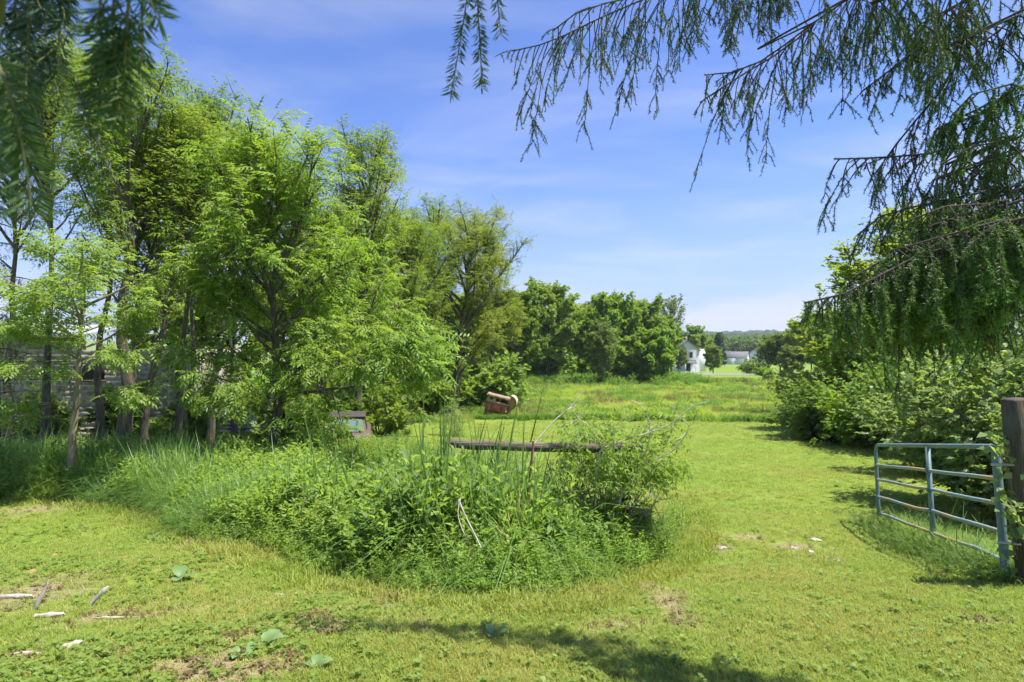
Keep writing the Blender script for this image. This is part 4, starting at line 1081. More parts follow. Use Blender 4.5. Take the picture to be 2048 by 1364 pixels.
p, h = th(1308, 79, 655)
tree('bright_tree', 'small bright tree leafy to the ground at the end of the line', p, 'bright', (M_BARKD, M_LINE2), h, seed=55, R=3.6, tr=.16, cb=.08, n_limb=34, leaves=6200, tpl=SPRAY_F, ls=.42, sig=.32, el=.3, up=.25, a=.55, b=.6, twig_k=2)
p, h = th(1260, 80, 672)
tree('bright_tree', 'low leafy tree just left of the small bright tree', p, 'bright', (M_BARKD, M_LINE2), h, rz=2.2, cat='tree')
p, h = th(1204, 76, 640)
tree('dry_tree', 'half dead grey twiggy tree with few dull leaves in the line', p, 'dry', (M_TWIGG, M_DULL), h, seed=56, R=2.3, tr=.14, cb=.08, n_limb=40, leaves=2300, tpl=SPRAY_F, ls=.30, sig=.2, el=.6, up=.4, twig_k=3.5, b=.5)
p, h = th(1343, 128, 588)
tree('bare_tree', 'tall nearly bare tree above the white farmhouse', p, 'bare', (M_BARKD, M_DULL), h, seed=57, R=4.2, tr=.3, cb=.35, n_limb=34, leaves=900, tpl=SPRAY_F, ls=.45, sig=.3, el=.75, up=.5, twig_k=2.6, b=.45)
RT = [
    (1560, 112, 664, 'dull_a', 'greyish thin leaved tree left of the utility pole', 0), (1600, 106, 640, 'line_a', 'tallest tree beside the utility pole', 1.5),
    (1536, 122, 684, 'dull_a', 'low greyish tree right of the far barn', 2.0), (1642, 98, 652, 'line_b', 'tree just right of the utility pole', 2.8),
    (1585, 98, 690, 'dull_a', 'low brownish tree before the utility pole', 4.0), (1668, 86, 668, 'line_c', 'tree between the pole and the big bright tree', 4.4),
]
for (px, d, top, key, lb, rz) in RT:
    p, h = th(px, d, top)
    tree('roadside_tree', lb, p, key, (M_BARKD, M_DULL), h, group='trees by the utility pole', rz=rz, seed=61, R=4.2, tr=.2, cb=.12, n_limb=36, leaves=3300, tpl=SPRAY_F, ls=.42, sig=.3, el=.65, up=.45, twig_k=2.2)
FAR = [
    (1385, 165, 650, 'line_c', 'round crowned tree behind the white farmhouse', 1.0), (1400, 158, 668, 'line_b', 'tree against the right side of the farmhouse', 2.0),
    (1357, 136, 692, 'dull_a', 'thin small tree standing before the left half of the farmhouse', 5.0), (1426, 116, 690, 'line_b', 'round leafy tree on the grass before the garage', 3.0), (1352, 150, 672, 'line_a', 'tree against the left side of the farmhouse', .4),
]
for (px, d, top, key, lb, rz) in FAR:
    p, h = th(px, d, top); tree('yard_tree', lb, p, key, None, h, group='trees round the farmhouse', rz=rz)
p, h = th(1438, 185, 666)
tree('pine_tree', 'dark blue green pine rising behind the round leafy tree', p, 'pine', (M_BARKD, foliage('leaf_pine', (0.035, 0.085, 0.035), (0.06, 0.12, 0.04))), h, seed=58, R=2.9, tr=.22, cb=.1, n_limb=44, leaves=3600, tpl=SPRAY_F, ls=.5, sig=.25, el=.15, up=.1, a=.25, b=1.1, twig_k=1.2, lmin=.9)
SH = [
    (1505, 110, 716, 'dark round bush on the verge before the barn', M_SHRUB), (1528, 104, 733, 'low bush on the verge below the dark round bush', M_LINE2), (1575, 98, 738, 'wide low bush on the verge under the pole', M_LINE),
    (1537, 86, 742, 'small upright sapling at the far side of the meadow', M_LINE2), (1487, 80, 757, 'tuft like bush low in the far meadow', M_OLIVE), (1610, 88, 742, 'bush on the verge right of the pole', M_LINE),
]
for k, (px, d, top, lb, mat) in enumerate(SH):
    p, h = th(px, d, top)
    shrub('verge_shrub', lb, p, 'verge%d' % k, (M_BARKD, mat), max(h, .8), R=(.75 if k != 3 else .35) * max(h, .8), group='bushes along the far verge', seed=70 + k, leaves=900, tpl=SPRAY_F, ls=.34)
p, h = th(1000, 40, 716)
shrub('meadow_bush', 'light green bush growing just behind the red trailer', p, 'mbush', (M_TWIGG, M_PALE), h, R=1.7, seed=81, n=22, leaves=2600, tpl=SPRAY, ls=.34, droop=0)
p, h = th(905, 40, 735)
shrub('meadow_bush', 'bush at the meadow edge left of the red trailer', p, 'mbush2', (M_TWIGG, M_LINE), h, R=2.1, seed=82, n=22, leaves=2800, tpl=SPRAY, ls=.36)
p, h = th(850, 33, 745)
shrub('meadow_bush', 'low bush under the spreading tree left of the trailer', p, 'mbush3', (M_TWIGG, M_LEFT), h, R=1.7, seed=83, n=20, leaves=2400, tpl=SPRAY, ls=.32)
p, h = th(905, 24, 800)
shrub('sapling_bush', 'thin sapling on the lawn left of the trailer', p, 'sap1', (M_TWIGG, M_PALE), h, R=.8, seed=84, n=7, leaves=260, tpl=PIN3, ls=.26)
for k, (px, d, top, R, lb, mat) in enumerate([
        (600, 16, 800, 1.0, 'low shrub at the foot of the forked tree', M_LEFT), (640, 22, 770, 1.5, 'shrub behind the forked trunk left of the car', M_SHRUB),
        (100, 19.5, 790, .75, 'dark little shrub at the end of the board stack', M_SHRUB), (365, 21, 800, 1.0, 'shrub at the corner of the block shed', M_SHRUB),
        (760, 24, 765, 1.6, 'shrub right of the rusty car', M_LEFT), (560, 27, 760, 2.0, 'shrub far behind the forked trunk', M_SHRUB), (240, 21, 770, .9, 'ivy leaved shrub against the block shed wall', M_SHRUB)]):
    p, h = th(px, d, top)
    shrub('understory_shrub', lb, p, 'under%d' % k, (M_BARKD, mat), h, R=R, seed=90 + k, n=14, leaves=1300, tpl=SPRAY, ls=.24)

# ------------------------------------------------------------------ trees and bushes on the right
p, h = th(1880, 24, 412)
tree('maple_tree', 'big bright yellow green tree behind the hanging spruce boughs', p, 'maple', (M_BARKD, M_RIGHT), h, seed=101, R=4.3, tr=.25, cb=.06, n_limb=60, leaves=9800, tpl=SPRAY_R, ls=.29, sig=.24, el=.45, up=.35, a=.55, b=.5, twig_k=2.6)
p, h = th(1745, 33, 585)
tree('maple_tree', 'lower bright tree spreading toward the meadow from the big one', p, 'maple2', (M_BARKD, M_RIGHT), h, seed=102, R=3.9, tr=.2, cb=.05, n_limb=44, leaves=7000, tpl=SPRAY_R, ls=.33, sig=.26, el=.4, up=.3, a=.5, b=.5, twig_k=2.4)
RS = [
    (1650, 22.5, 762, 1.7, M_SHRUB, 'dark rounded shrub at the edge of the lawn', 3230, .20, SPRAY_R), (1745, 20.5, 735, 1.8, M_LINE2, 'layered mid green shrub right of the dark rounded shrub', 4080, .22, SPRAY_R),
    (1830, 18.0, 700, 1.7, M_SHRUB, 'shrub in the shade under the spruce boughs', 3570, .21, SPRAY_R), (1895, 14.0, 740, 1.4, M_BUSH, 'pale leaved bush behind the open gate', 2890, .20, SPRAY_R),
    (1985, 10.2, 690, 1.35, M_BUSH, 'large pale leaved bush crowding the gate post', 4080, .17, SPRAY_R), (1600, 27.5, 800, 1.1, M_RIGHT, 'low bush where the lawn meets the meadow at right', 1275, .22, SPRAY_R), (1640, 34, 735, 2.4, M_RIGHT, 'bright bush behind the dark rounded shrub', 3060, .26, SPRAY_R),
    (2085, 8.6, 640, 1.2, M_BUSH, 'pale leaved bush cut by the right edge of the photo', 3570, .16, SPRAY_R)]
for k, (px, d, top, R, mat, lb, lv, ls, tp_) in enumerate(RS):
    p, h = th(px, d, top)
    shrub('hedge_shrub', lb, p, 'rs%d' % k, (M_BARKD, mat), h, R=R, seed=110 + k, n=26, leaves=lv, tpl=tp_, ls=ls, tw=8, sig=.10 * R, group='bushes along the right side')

# ------------------------------------------------------------------ spruces
def needles(nb, P, T, l, w, g, fwd=.75, mi=0):
    n = len(P)
    A = g.normal(0, 1, (n, 3)); A -= T * np.sum(A * T, 1)[:, None]; A /= np.linalg.norm(A, axis=1)[:, None] + 1e-9
    dr = T * fwd + A * 1.1; dr /= np.linalg.norm(dr, axis=1)[:, None]
    S = np.cross(dr, g.normal(0, 1, (n, 3))); S /= np.linalg.norm(S, axis=1)[:, None] + 1e-9
    L = l * g.uniform(.7, 1.15, (n, 1))
    V = np.stack([P - S * w / 2, P + S * w / 2, P + dr * L], 1).reshape(-1, 3)
    nb.add(V, np.arange(3 * n).reshape(n, 3), mi)
def sample(P, n, g, lo=0.0, hi=1.0):
    s = g.uniform(lo, hi, n) * (len(P) - 1); i = np.minimum(s.astype(int), len(P) - 2); f = (s - i)[:, None]
    T = P[i + 1] - P[i]; T /= np.linalg.norm(T, axis=1)[:, None] + 1e-9
    return P[i] * (1 - f) + P[i + 1] * f, T
def plen(P): return float(np.linalg.norm(np.diff(P, axis=0), axis=1).sum())
def smooth_path(pts, k=5):
    P = np.array(pts, float)
    s = np.linspace(0, len(P) - 1, (len(P) - 1) * k + 1); i = np.minimum(s.astype(int), len(P) - 2); f = (s - i)[:, None]
    a, b, c, d = P[np.maximum(i - 1, 0)], P[i], P[i + 1], P[np.minimum(i + 2, len(P) - 1)]
    return .5 * (2 * b + (c - a) * f + (2 * a - 5 * b + 4 * c - d) * f ** 2 + (3 * b - a - 3 * c + d) * f ** 3)
def bough(root, rl, trunk_pt, pts, g, spacing, lmin, lmax, nl=.020, nw=.0050, dens=150, bare=.35, sub=7, mats=None, lim_r=.022, fresh=0.0, side=.5, tipfan=4, span=1.0, limbden=90):
    """one drooping bough: limb, hanging twigs, needles (points run from tip to trunk)"""
    W = [np.array(at(q[0], q[1], q[2] * .60)) - rl for q in pts] + [np.array(trunk_pt)]; lmin *= .63; lmax *= .58; spacing *= .84 if bare >= .2 else .58; dens *= 2.0; nl *= .86; nw *= .86; limbden *= 1.5
    P = smooth_path(W, 6)
    ref = P[(len(pts) - 1) * 6]
    cum = np.concatenate([[0], np.cumsum(np.linalg.norm(np.diff(P, axis=0), axis=1))])
    vis = cum[(len(pts) - 1) * 6] / cum[-1]
    u_ = np.linspace(0, cum[-1], 60); P = np.stack([np.interp(u_, cum, P[:, k]) for k in range(3)], 1)
    lb, tb, nb = MB(), MB(), MB()
    n = len(P); lb.tube(P, np.linspace(.004, lim_r, n), 6, False)
    L = plen(P); view = vis * span
    # needles along the outer limb
    q, T = sample(P, int(L * view * limbden), g, 0, view * .9); needles(nb, q, -T, nl, nw, g)
    cnt = max(2, int(L * view / spacing))
    for k in range(cnt + tipfan):
        s = (k + g.uniform(0, 1)) / cnt * view if k < cnt else g.uniform(0, .06)
        s = min(s, .999)
        p, tan = along(P, s); tan = tan / np.linalg.norm(tan)
        wx, wy, wz = p + rl
        if wy > .5 and ((HX + wx / wy * FPX) > 2150 or HY - (wz - CZ) / wy * FPX + lmax * 1.3 * FPX / wy < 0): continue
        l = g.uniform(lmin, lmax) * min(1, .30 + 4.0 * s / max(view, .01)) * (1 if g.uniform() < .8 else 1.5)
        a = g.uniform(0, 6.28)
        if k >= cnt: d = -tan + .5 * np.array([math.cos(a), math.sin(a), .3 * g.normal()]); l = lmin * .8
        else: d = np.array([math.cos(a) * side, math.sin(a) * side, -.55]) - tan * .35
        Q = bend(p, d, l, 6, g, -1.5 if k < cnt else -.5, .13)
        tb.tube(Q, np.linspace(.0042, .0018, 7), 3, False)
        b0 = bare * g.uniform(0, 1.6) if k < cnt else 0
        fr = 1 if g.uniform() < fresh else 0
        m = int(l * (1 - min(b0, .85)) * dens * g.uniform(.6, 1.2)); q, T = sample(Q, m, g, min(b0, .85), 1); needles(nb, q, T, nl, nw, g, mi=fr)
        for j in range(int(l * sub * 2.2) + 1):
            s2 = g.uniform(min(b0, .7), 1); p2, t2 = along(Q, s2)
            a = g.uniform(0, 6.28)
            Q2 = bend(p2, np.array([.6 * math.cos(a), .6 * math.sin(a), -.5]), g.uniform(.045, .13) * min(1.2, l / .3), 3, g, -1.2, .15)
            tb.tube(Q2, np.linspace(.0025, .0014, 4), 3, False)
            q, T = sample(Q2, int(plen(Q2) * dens * 1.15), g); needles(nb, q, T, nl, nw, g, mi=1 if g.uniform() < fresh else fr)
    o = lb.build('bough', M_BARKD, root, True); tb.build('twigs', M_BARKD, o); nb.build('needles', mats or [M_NEEDLE, M_NEEDLE_N], o)
    return o
g = np.random.default_rng(77)
sb = Vector((8.6, -0.8, gz(8.6, -0.8)))
spr = thing('spruce_tree', 'tall spruce standing right of the gate with drooping boughs overhead', 'spruce', sb)
rl = np.array(sb)
MB().tube([(0, 0, -.3), (.03, 0, 2), (0, .05, 6), (.05, 0, 11), (0, 0, 16)], [.34, .28, .22, .13, .02], 10).build('trunk', M_BARK, spr, True)
def TP(z): return (-.05, 0, z)
bough(spr, rl, TP(7.2), [(1025, 102, 6.3), (1100, 84, 6.2), (1170, 50, 6.1), (1250, 14, 6.0), (1340, -25, 5.9), (1500, -110, 5.7), (1800, -260, 5.3)], g, .040, .30, 1.05, bare=.45, dens=170, side=.3, span=.8)
bough(spr, rl, TP(6.9), [(1105, 62, 5.9), (1160, 22, 5.9), (1230, 2, 5.8), (1320, -20, 5.8), (1450, -60, 5.7), (1600, -110, 5.6), (1800, -200, 5.3)], g, .045, .25, .95, bare=.5, dens=150, side=.35, span=.8)
bough(spr, rl, TP(6.4), [(1408, 150, 6.0), (1460, 146, 5.9), (1530, 118, 5.8), (1610, 58, 5.7), (1690, 2, 5.6), (1800, -70, 5.4), (1950, -150, 5.2)], g, .034, .35, 1.15, bare=.4, dens=175, fresh=.15, side=.4, span=.85)
bough(spr, rl, TP(6.1), [(1400, 205, 5.6), (1440, 178, 5.6), (1500, 140, 5.6), (1570, 98, 5.6), (1640, 40, 5.5), (1760, -40, 5.4)], g, .10, .2, .6, bare=.3, dens=160, side=.6, span=.5)
bough(spr, rl, TP(6.1), [(1728, 180, 5.3), (1780, 140, 5.2), (1850, 88, 5.2), (1910, 40, 5.1), (1980, -20, 5.0), (2080, -80, 4.9)], g, .060, .25, .75, bare=.15, dens=230, fresh=.4, side=.5)
bough(spr, rl, TP(5.6), [(1752, 345, 5.3), (1790, 292, 5.2), (1832, 240, 5.2), (1882, 180, 5.1), (1924, 112, 5.0), (1930, 60, 4.9), (1900, 15, 4.8), (1910, -60, 4.8), (2000, -120, 4.7)], g, .060, .25, .8, bare=.2, dens=200, fresh=.2, side=.5, lim_r=.03)
bough(spr, rl, TP(5.0), [(1668, 318, 5.1), (1740, 316, 5.1), (1850, 308, 5.0), (1950, 286, 4.9), (2050, 262, 4.8), (2150, 230, 4.7)], g, .036, .3, .95, bare=.25, dens=200, fresh=.12, side=.5)
bough(spr, rl, TP(5.3), [(1900, 235, 4.6), (1935, 195, 4.6), (1985, 172, 4.5), (2060, 165, 4.4), (2140, 150, 4.4)], g, .040, .15, .42, bare=.05, dens=330, fresh=.75, side=.6, nl=.022)
bough(spr, rl, TP(4.7), [(1715, 470, 5.0), (1745, 440, 5.0), (1800, 420, 4.9), (1870, 405, 4.8), (1960, 385, 4.7), (2060, 360, 4.6), (2150, 340, 4.6)], g, .055, .2, .6, bare=.3, dens=170, fresh=.1, side=.5)
bough(spr, rl, TP(4.5), [(1880, 330, 4.5), (1930, 300, 4.4), (1990, 280, 4.4), (2060, 285, 4.3), (2140, 270, 4.3)], g, .07, .2, .5, bare=.2, dens=230, fresh=.2)
bough(spr, rl, TP(3.8), [(1608, 606, 4.1), (1650, 598, 4.05), (1710, 580, 4.0), (1770, 545, 4.0), (1830, 515, 3.95), (1900, 492, 3.9), (1970, 482, 3.9), (2060, 470, 3.9), (2150, 450, 3.9)], g, .016, .20, .58, nl=.023, nw=.0048, bare=.10, dens=300, fresh=.55, side=.55, sub=6, lim_r=.03)
bough(spr, rl, TP(3.9), [(1700, 560, 4.3), (1760, 522, 4.25), (1830, 500, 4.2), (1900, 486, 4.2), (1980, 470, 4.1), (2060, 455, 4.1)], g, .026, .25, .70, nl=.019, bare=.2, dens=230, fresh=.15, side=.5, mats=[M_NEEDLE_D, M_NEEDLE], sub=6)
bough(spr, rl, TP(3.9), [(1930, 500, 3.7), (1980, 455, 3.7), (2040, 430, 3.7), (2110, 420, 3.7)], g, .020, .28, .72, nl=.023, nw=.0048, bare=.08, dens=320, fresh=.6, side=.5, sub=6)
bough(spr, rl, TP(3.4), [(1800, 620, 4.6), (1860, 585, 4.5), (1930, 560, 4.4), (2000, 545, 4.3), (2080, 530, 4.3)], g, .026, .2, .55, nl=.020, bare=.15, dens=260, fresh=.3, side=.5, mats=[M_NEEDLE, M_NEEDLE_N], sub=6)
bough(spr, rl, TP(4.3), [(1820, 440, 4.4), (1880, 415, 4.3), (1950, 410, 4.3), (2030, 395, 4.2), (2110, 380, 4.2)], g, .045, .2, .5, nl=.020, bare=.15, dens=240, fresh=.35, side=.6)

bough(spr, rl, TP(5.6), [(1960, 90, 4.7), (2010, 50, 4.6), (2060, 20, 4.6), (2150, -30, 4.5)], g, .05, .2, .7, bare=.3, dens=180, fresh=.2, side=.5)

# the spruce the camera stands under: only shoot tips hang into view
nb_l = Vector((-1.7, -1.9, gz(-1.7, -1.9)))
spr2 = thing('spruce_tree', 'spruce overhead whose close shoots hang at the top left and top middle', 'spruce', nb_l)
rl2 = np.array(nb_l)
MB().tube([(0, 0, -.3), (0, 0, 4), (0, 0, 9), (0, 0, 15)], [.32, .26, .17, .02], 10).build('trunk', M_BARK, spr2, True)
def shoot(pts, nl, nw, dens, sides, slen, att, mats, r=.0013, fan=.8):
    W = [np.array(at(*q)) - rl2 for q in pts]
    P = smooth_path(W, 6)
    lb, nb = MB(), MB()
    C = smooth_path([W[0], W[0] + np.array([0, -.15, .22]), W[0] * .5 + np.array(att) * .5 + np.array([0, 0, .3]), np.array(att)], 5)
    lb.tube(C, np.linspace(.002, .03, len(C)), 6, False)
    lb.tube(P, np.linspace(r * 1.3, r * .6, len(P)), 5, False)
    def clad(Q, den):
        m = int(plen(Q) * den); q, T = sample(Q, m, g)
        n = m; B = np.cross(T, np.array([0, 1.0, 0])); B /= np.linalg.norm(B, axis=1)[:, None] + 1e-9
        ph = g.uniform(0, 6.28, n); C2 = np.cross(T, B)
        A = B * np.cos(ph)[:, None] + C2 * np.sin(ph)[:, None] * fan
        dr = T * .62 + A * .95 + g.normal(0, .08, (n, 3)); dr /= np.linalg.norm(dr, axis=1)[:, None]
        S = np.cross(dr, np.array([0, 1.0, 0])); S /= np.linalg.norm(S, axis=1)[:, None] + 1e-9
        Lq = nl * g.uniform(.75, 1.1, (n, 1)); hw = nw / 2
        up = np.cross(dr, S)
        V = np.stack([q - S * hw * .7, q + dr * Lq * .5 - S * hw, q + dr * Lq, q + dr * Lq * .5 + S * hw, q + dr * Lq * .45 + up * hw * .8], 1).reshape(-1, 3)
        k = np.arange(n)[:, None] * 5
        nb.add(V, np.concatenate([k + np.array([[0, 1, 4]]), k + np.array([[1, 2, 4]]), k + np.array([[2, 3, 4]]), k + np.array([[3, 0, 4]])], 0), 0)
    dens *= 1.25; nw *= 1.25; nl *= 1.1
    clad(P, dens)
    for j in range(sides):
        s = g.uniform(.0, .75); p, t = along(P, s); t = t / np.linalg.norm(t)
        Q = bend(p, t * .9 + np.array([g.choice([-1, 1]) * g.uniform(.4, .8), g.normal(0, .3), 0]), slen * g.uniform(.6, 1.2), 5, g, -.5, .1)
        lb.tube(Q, np.linspace(r * .8, r * .5, 6), 4, False); clad(Q, dens)
    o = lb.build('bough', M_STEMG, spr2, True); nb.build('needles', mats, o)
M_STEMG = rough_mat('green_stem', (0.10, 0.095, 0.03), (0.17, 0.16, 0.05), 20, .8, .2)
M_NN = foliage('needle_near', (0.030, 0.075, 0.013), (0.060, 0.125, 0.018), None, trans=.2)
M_ND = foliage('needle_near_dark', (0.022, 0.055, 0.020), (0.040, 0.085, 0.028), None, trans=.15)
A1 = (0.1, .1, 4.6)
shoot([(948, -70, .95), (934, 0, .95), (921, 80, .95), (903, 188, .95)], .019, .0017, 800, 0, .05, A1, M_NN)
shoot([(952, -70, .97), (957, 40, .97), (961, 100, .97), (963, 172, .97)], .018, .0017, 800, 0, .05, A1, M_NN)
shoot([(985, -60, .96), (996, 10, .96), (1001, 70, .96)], .018, .0017, 700, 0, .04, A1, M_NN)
shoot([(268, -70, .50), (256, 20, .50), (250, 110, .50), (246, 200, .50)], .021, .0016, 900, 4, .045, A1, M_NN)
shoot([(200, -70, .52), (202, 60, .52), (206, 150, .52), (202, 236, .52)], .020, .0016, 800, 4, .045, A1, M_NN)
shoot([(-40, 60, .46), (5, 150, .46), (30, 225, .46), (48, 310, .46), (62, 412, .46)], .024, .0016, 1250, 0, .05, (0, .1, 4.0), M_NN)
shoot([(-60, 120, .50), (-30, 220, .50), (-12, 330, .50), (-10, 420, .5)], .024, .0016, 1200, 0, .05, (0, .1, 4.0), M_NN)
shoot([(98, -60, .72), (92, 20, .72), (88, 100, .72), (80, 168, .72)], .019, .0016, 1100, 3, .06, (0, .1, 4.2), M_ND)
shoot([(40, -60, .72), (28, 20, .72), (22, 100, .72), (30, 200, .72)], .019, .0016, 1300, 4, .06, (0, .1, 4.2), M_ND)
shoot([(228, -70, .50), (228, 50, .50), (230, 150, .50), (224, 250, .50)], .021, .0016, 850, 3, .045, A1, M_NN)
shoot([(290, -70, .56), (284, 20, .56), (286, 90, .56), (278, 150, .56)], .020, .0016, 700, 2, .04, A1, M_NN)
shoot([(128, -60, .62), (120, 50, .62), (116, 140, .62)], .020, .0016, 900, 3, .05, (0, .1, 4.2), M_ND)
shoot([(60, -60, .60), (58, 60, .60), (50, 170, .60), (52, 260, .60)], .020, .0016, 1100, 3, .05, (0, .1, 4.2), M_ND)
shoot([(150, -60, .80), (140, 0, .80), (128, 60, .80)], .019, .0016, 800, 2, .05, (0, .1, 4.2), M_ND)

# dark drooping spruce at far left behind the pale young tree
def whole_spruce(name, label, px, d, top, seed, n=46):
    p, h = th(px, d, top); gg = np.random.default_rng(seed)
    root = thing(name, label, 'spruce', p)
    MB().tube([(0, 0, -.3), (0, 0, h * .5), (0, 0, h)], [.2, .12, .01], 8).build('trunk', M_BARKD, root, True)
    lb, nb = MB(), MB(); PPs, XXs = [], []
    for k in range(n):
        t = (k + .5) / n; z = h * (.08 + .9 * t); az = k * 2.4 + gg.normal(0, .2); r = (1 - t) ** .8 * h * .27 + .15
        P = bend((0, 0, z), (math.cos(az), math.sin(az), .05), r, 5, gg, -.25, .08); lb.tube(P, np.linspace(.02, .006, 6), 4, False)
        for j in range(int(r * 16)):
            q, tt = along(P, gg.uniform(.15, 1))
            Q = bend(q, (gg.normal(0, .35), gg.normal(0, .35), -1), gg.uniform(.3, .9) * min(1, r * .6), 3, gg, -.3, .1)
            m = 26; s, T = sample(Q, m, gg); PPs.append(s); XXs.append(T)
    PPs = np.concatenate(PPs); XXs = np.concatenate(XXs)
    needles(nb, PPs, XXs, .07, .014, gg)
    lb.build('boughs', M_BARKD, root, True); nb.build('needles', [M_NEEDLE_D], root)
whole_spruce('spruce_tree', 'dark drooping spruce behind the pale young tree at left', -15, 15.5, 250, 5)

# ------------------------------------------------------------------ bramble, dead branches, stakes
def twiggy(root_pts, r, g, sub, slen, mb):
    P = smooth_path(root_pts, 5)
    mb.tube(P, np.linspace(r, r * .35, len(P)), 5, False)
    for j in range(sub):
        s = g.uniform(.3, 1); p, t = along(P, s)
        Q = bend(p, t / np.linalg.norm(t) * .7 + g.normal(0, .6, 3), slen * g.uniform(.4, 1.2), 4, g, .0, .18)
        mb.tube(Q, np.linspace(r * .38, .0015, 5), 4, False)
        for i in range(2):
            p2, t2 = along(Q, g.uniform(.3, .95)); Q2 = bend(p2, t2 / np.linalg.norm(t2) * .6 + g.normal(0, .6, 3), slen * g.uniform(.15, .45), 3, g, 0, .15)
            mb.tube(Q2, np.linspace(.0028, .0012, 4), 3, False)
d6 = 6.6
dp = hit(1195, 1050); dp = gx(1225, 6.6)
dead = thing('dead_shrub', 'bleached dead shrub with crooked bare branches over the fence end', 'dead shrub', dp)
def W6(*q): return [np.array(at(px, py, d) - dp) for (px, py, d) in q]
mb = MB()
for (pts, r, sub) in [
    (W6((1228, 1080, 6.6), (1240, 1000, 6.55), (1262, 960, 6.5), (1278, 932, 6.45), (1296, 890, 6.4), (1300, 850, 6.4), (1285, 815, 6.4), (1262, 800, 6.4)), .017, 6),
    (W6((1278, 932, 6.45), (1320, 915, 6.35), (1352, 895, 6.3), (1372, 868, 6.25), (1378, 850, 6.2)), .012, 7),
    (W6((1190, 1060, 6.6), (1192, 960, 6.55), (1200, 905, 6.5), (1235, 885, 6.45), (1290, 868, 6.4), (1340, 848, 6.35), (1375, 820, 6.3), (1392, 806, 6.3)), .015, 8),
    (W6((1208, 1060, 6.7), (1212, 960, 6.7), (1205, 900, 6.7), (1185, 860, 6.7), (1160, 840, 6.7), (1148, 842, 6.7)), .012, 7),
    (W6((1240, 1000, 6.55), (1225, 940, 6.6), (1222, 890, 6.6), (1235, 850, 6.6), (1255, 830, 6.6)), .012, 6)]:
    twiggy(pts, r * .8, g, max(2, sub - 3), .30, mb)
mb.build('branches', M_DEAD, dead, True)
bp_ = gx(1225, 6.95)
shrub('bramble', 'green bramble piled over the end post of the rail fence', bp_, 'bramble', (M_TWIGG, M_HERO), CZ - (800 - HY) / FPX * 6.95 - bp_.z, R=.54, cat='bramble', seed=131, n=22, leaves=4600, tpl=PIN3, ls=.175, zmin=.50, stem=.009, droop=.2, sig=.08, up=-.2)
sk = gx(1066, 6.3)
st = thing('broken_sapling', 'broken sapling stump with reddish stake and long bent branch', 'dead branch', sk)
def Wk(*q): return [np.array(at(px, py, d) - sk) for (px, py, d) in q]
MB().tube(Wk((1046, 1075, 6.2), (1054, 1000, 6.2), (1062, 940, 6.2), (1067, 882, 6.2)), [.018, .017, .016, .015], 6).build('stump', M_RUSTW, st, True)
mb = MB(); twiggy(Wk((1068, 888, 6.2), (1085, 868, 6.25), (1112, 838, 6.3), (1140, 815, 6.35), (1166, 782, 6.4)), .010, g, 1, .15, mb)
twiggy(Wk((1130, 822, 6.33), (1150, 812, 6.35), (1166, 803, 6.35)), .007, g, 0, .1, mb)
mb.build('bent_branch', M_DEAD, st, True)
s2 = gx(930, 5.0)
sl = thing('dead_stalk', 'pale folded dead stalk sticking up from the weeds', 'dead stalk', s2)
def Ws(*q): return [np.array(at(px, py, d) - s2) for (px, py, d) in q]
MB().tube(smooth_path(Ws((962, 1095, 4.7), (945, 1060, 4.75), (930, 1030, 4.8), (919, 1003, 4.85))), .006, 5).build('stalk', M_DEADW, sl, True)
MB().tube(smooth_path(Ws((919, 1003, 4.85), (916, 1030, 4.8), (925, 1060, 4.78), (938, 1085, 4.75))), .004, 5).build('folded_stalk', M_DEADW, sl, True)
MB().tube(Ws((919, 1012, 4.85), (918, 1000, 4.85), (921, 997, 4.85)), [.012, .014, .004], 6).build('knot', M_DEADW, sl, True)
for k, (pts, lb, mat) in enumerate([
        (((1283, 1060), (1285, 1095), (1288, 1130)), 'thin dark upright twig at the right end of the weeds', M_BARKD), (((600, 1040), (608, 1000), (604, 968)), 'brown dead stalk among the light green weeds', M_TWIGG),
        (((705, 1000), (702, 950), (706, 900)), 'tall dry stem left of the tall grass', M_DEAD), (((664, 990), (668, 940), (660, 900)), 'thin dry stem before the rusty car', M_DEAD),
        (((1096, 1040), (1104, 985), (1100, 920)), 'grey stem standing right of the reddish stake', M_TWIGG)]):
    b = hit(pts[0][0], pts[0][1] + 60); dd = b.y
    r0 = thing('dry_weed_stalk', lb, 'stalk', b)
    P = smooth_path([np.zeros(3)] + [np.array(at(px, py, dd) - b) for (px, py) in pts]); MB().tube(P, np.linspace(.007, .003, len(P)), 5).build('stem', mat, r0, True)

# bleached wood scraps on the mown grass
SCR = [
    (22, 1197, .42, .030, 8, 5, 'thick bleached wood chunk at the left edge of the grass'), (70, 1222, .26, .020, 75, 40, 'bleached stick standing up near the left edge'), (182, 1212, .20, .022, 50, 38, 'split bleached wood piece tilted upward in the grass'),
    (215, 1240, .22, .014, -2, 2, 'short bleached stick lying right of the tilted wood piece'), (255, 1239, .18, .008, 2, 3, 'thin bleached stick pointing right'), (100, 1238, .22, .030, 10, 2, 'flat grey wood slab beside the standing stick'),
    (138, 1300, .16, .022, 50, 18, 'short bleached wood end near the bottom left'), (75, 1312, .34, .016, 14, 3, 'long bleached stick near the bottom left corner'), (60, 1288, .20, .012, 18, 8, 'brown bark strip above the bottom left stick'),
    (155, 1333, .10, .010, -12, 3, 'small bleached splinter near the bottom edge'), (160, 1192, .07, .008, 70, 40, 'tiny upright splinter above the tilted piece'), (455, 1043, .22, .008, -14, 6, 'pale stick lying against the weeds'),
    (1395, 1050, .14, .006, -30, 10, 'small dark twig at the right end of the weed bank'), (570, 1192, .16, .010, 2, 2, 'pale wood sliver in the middle of the grass')]
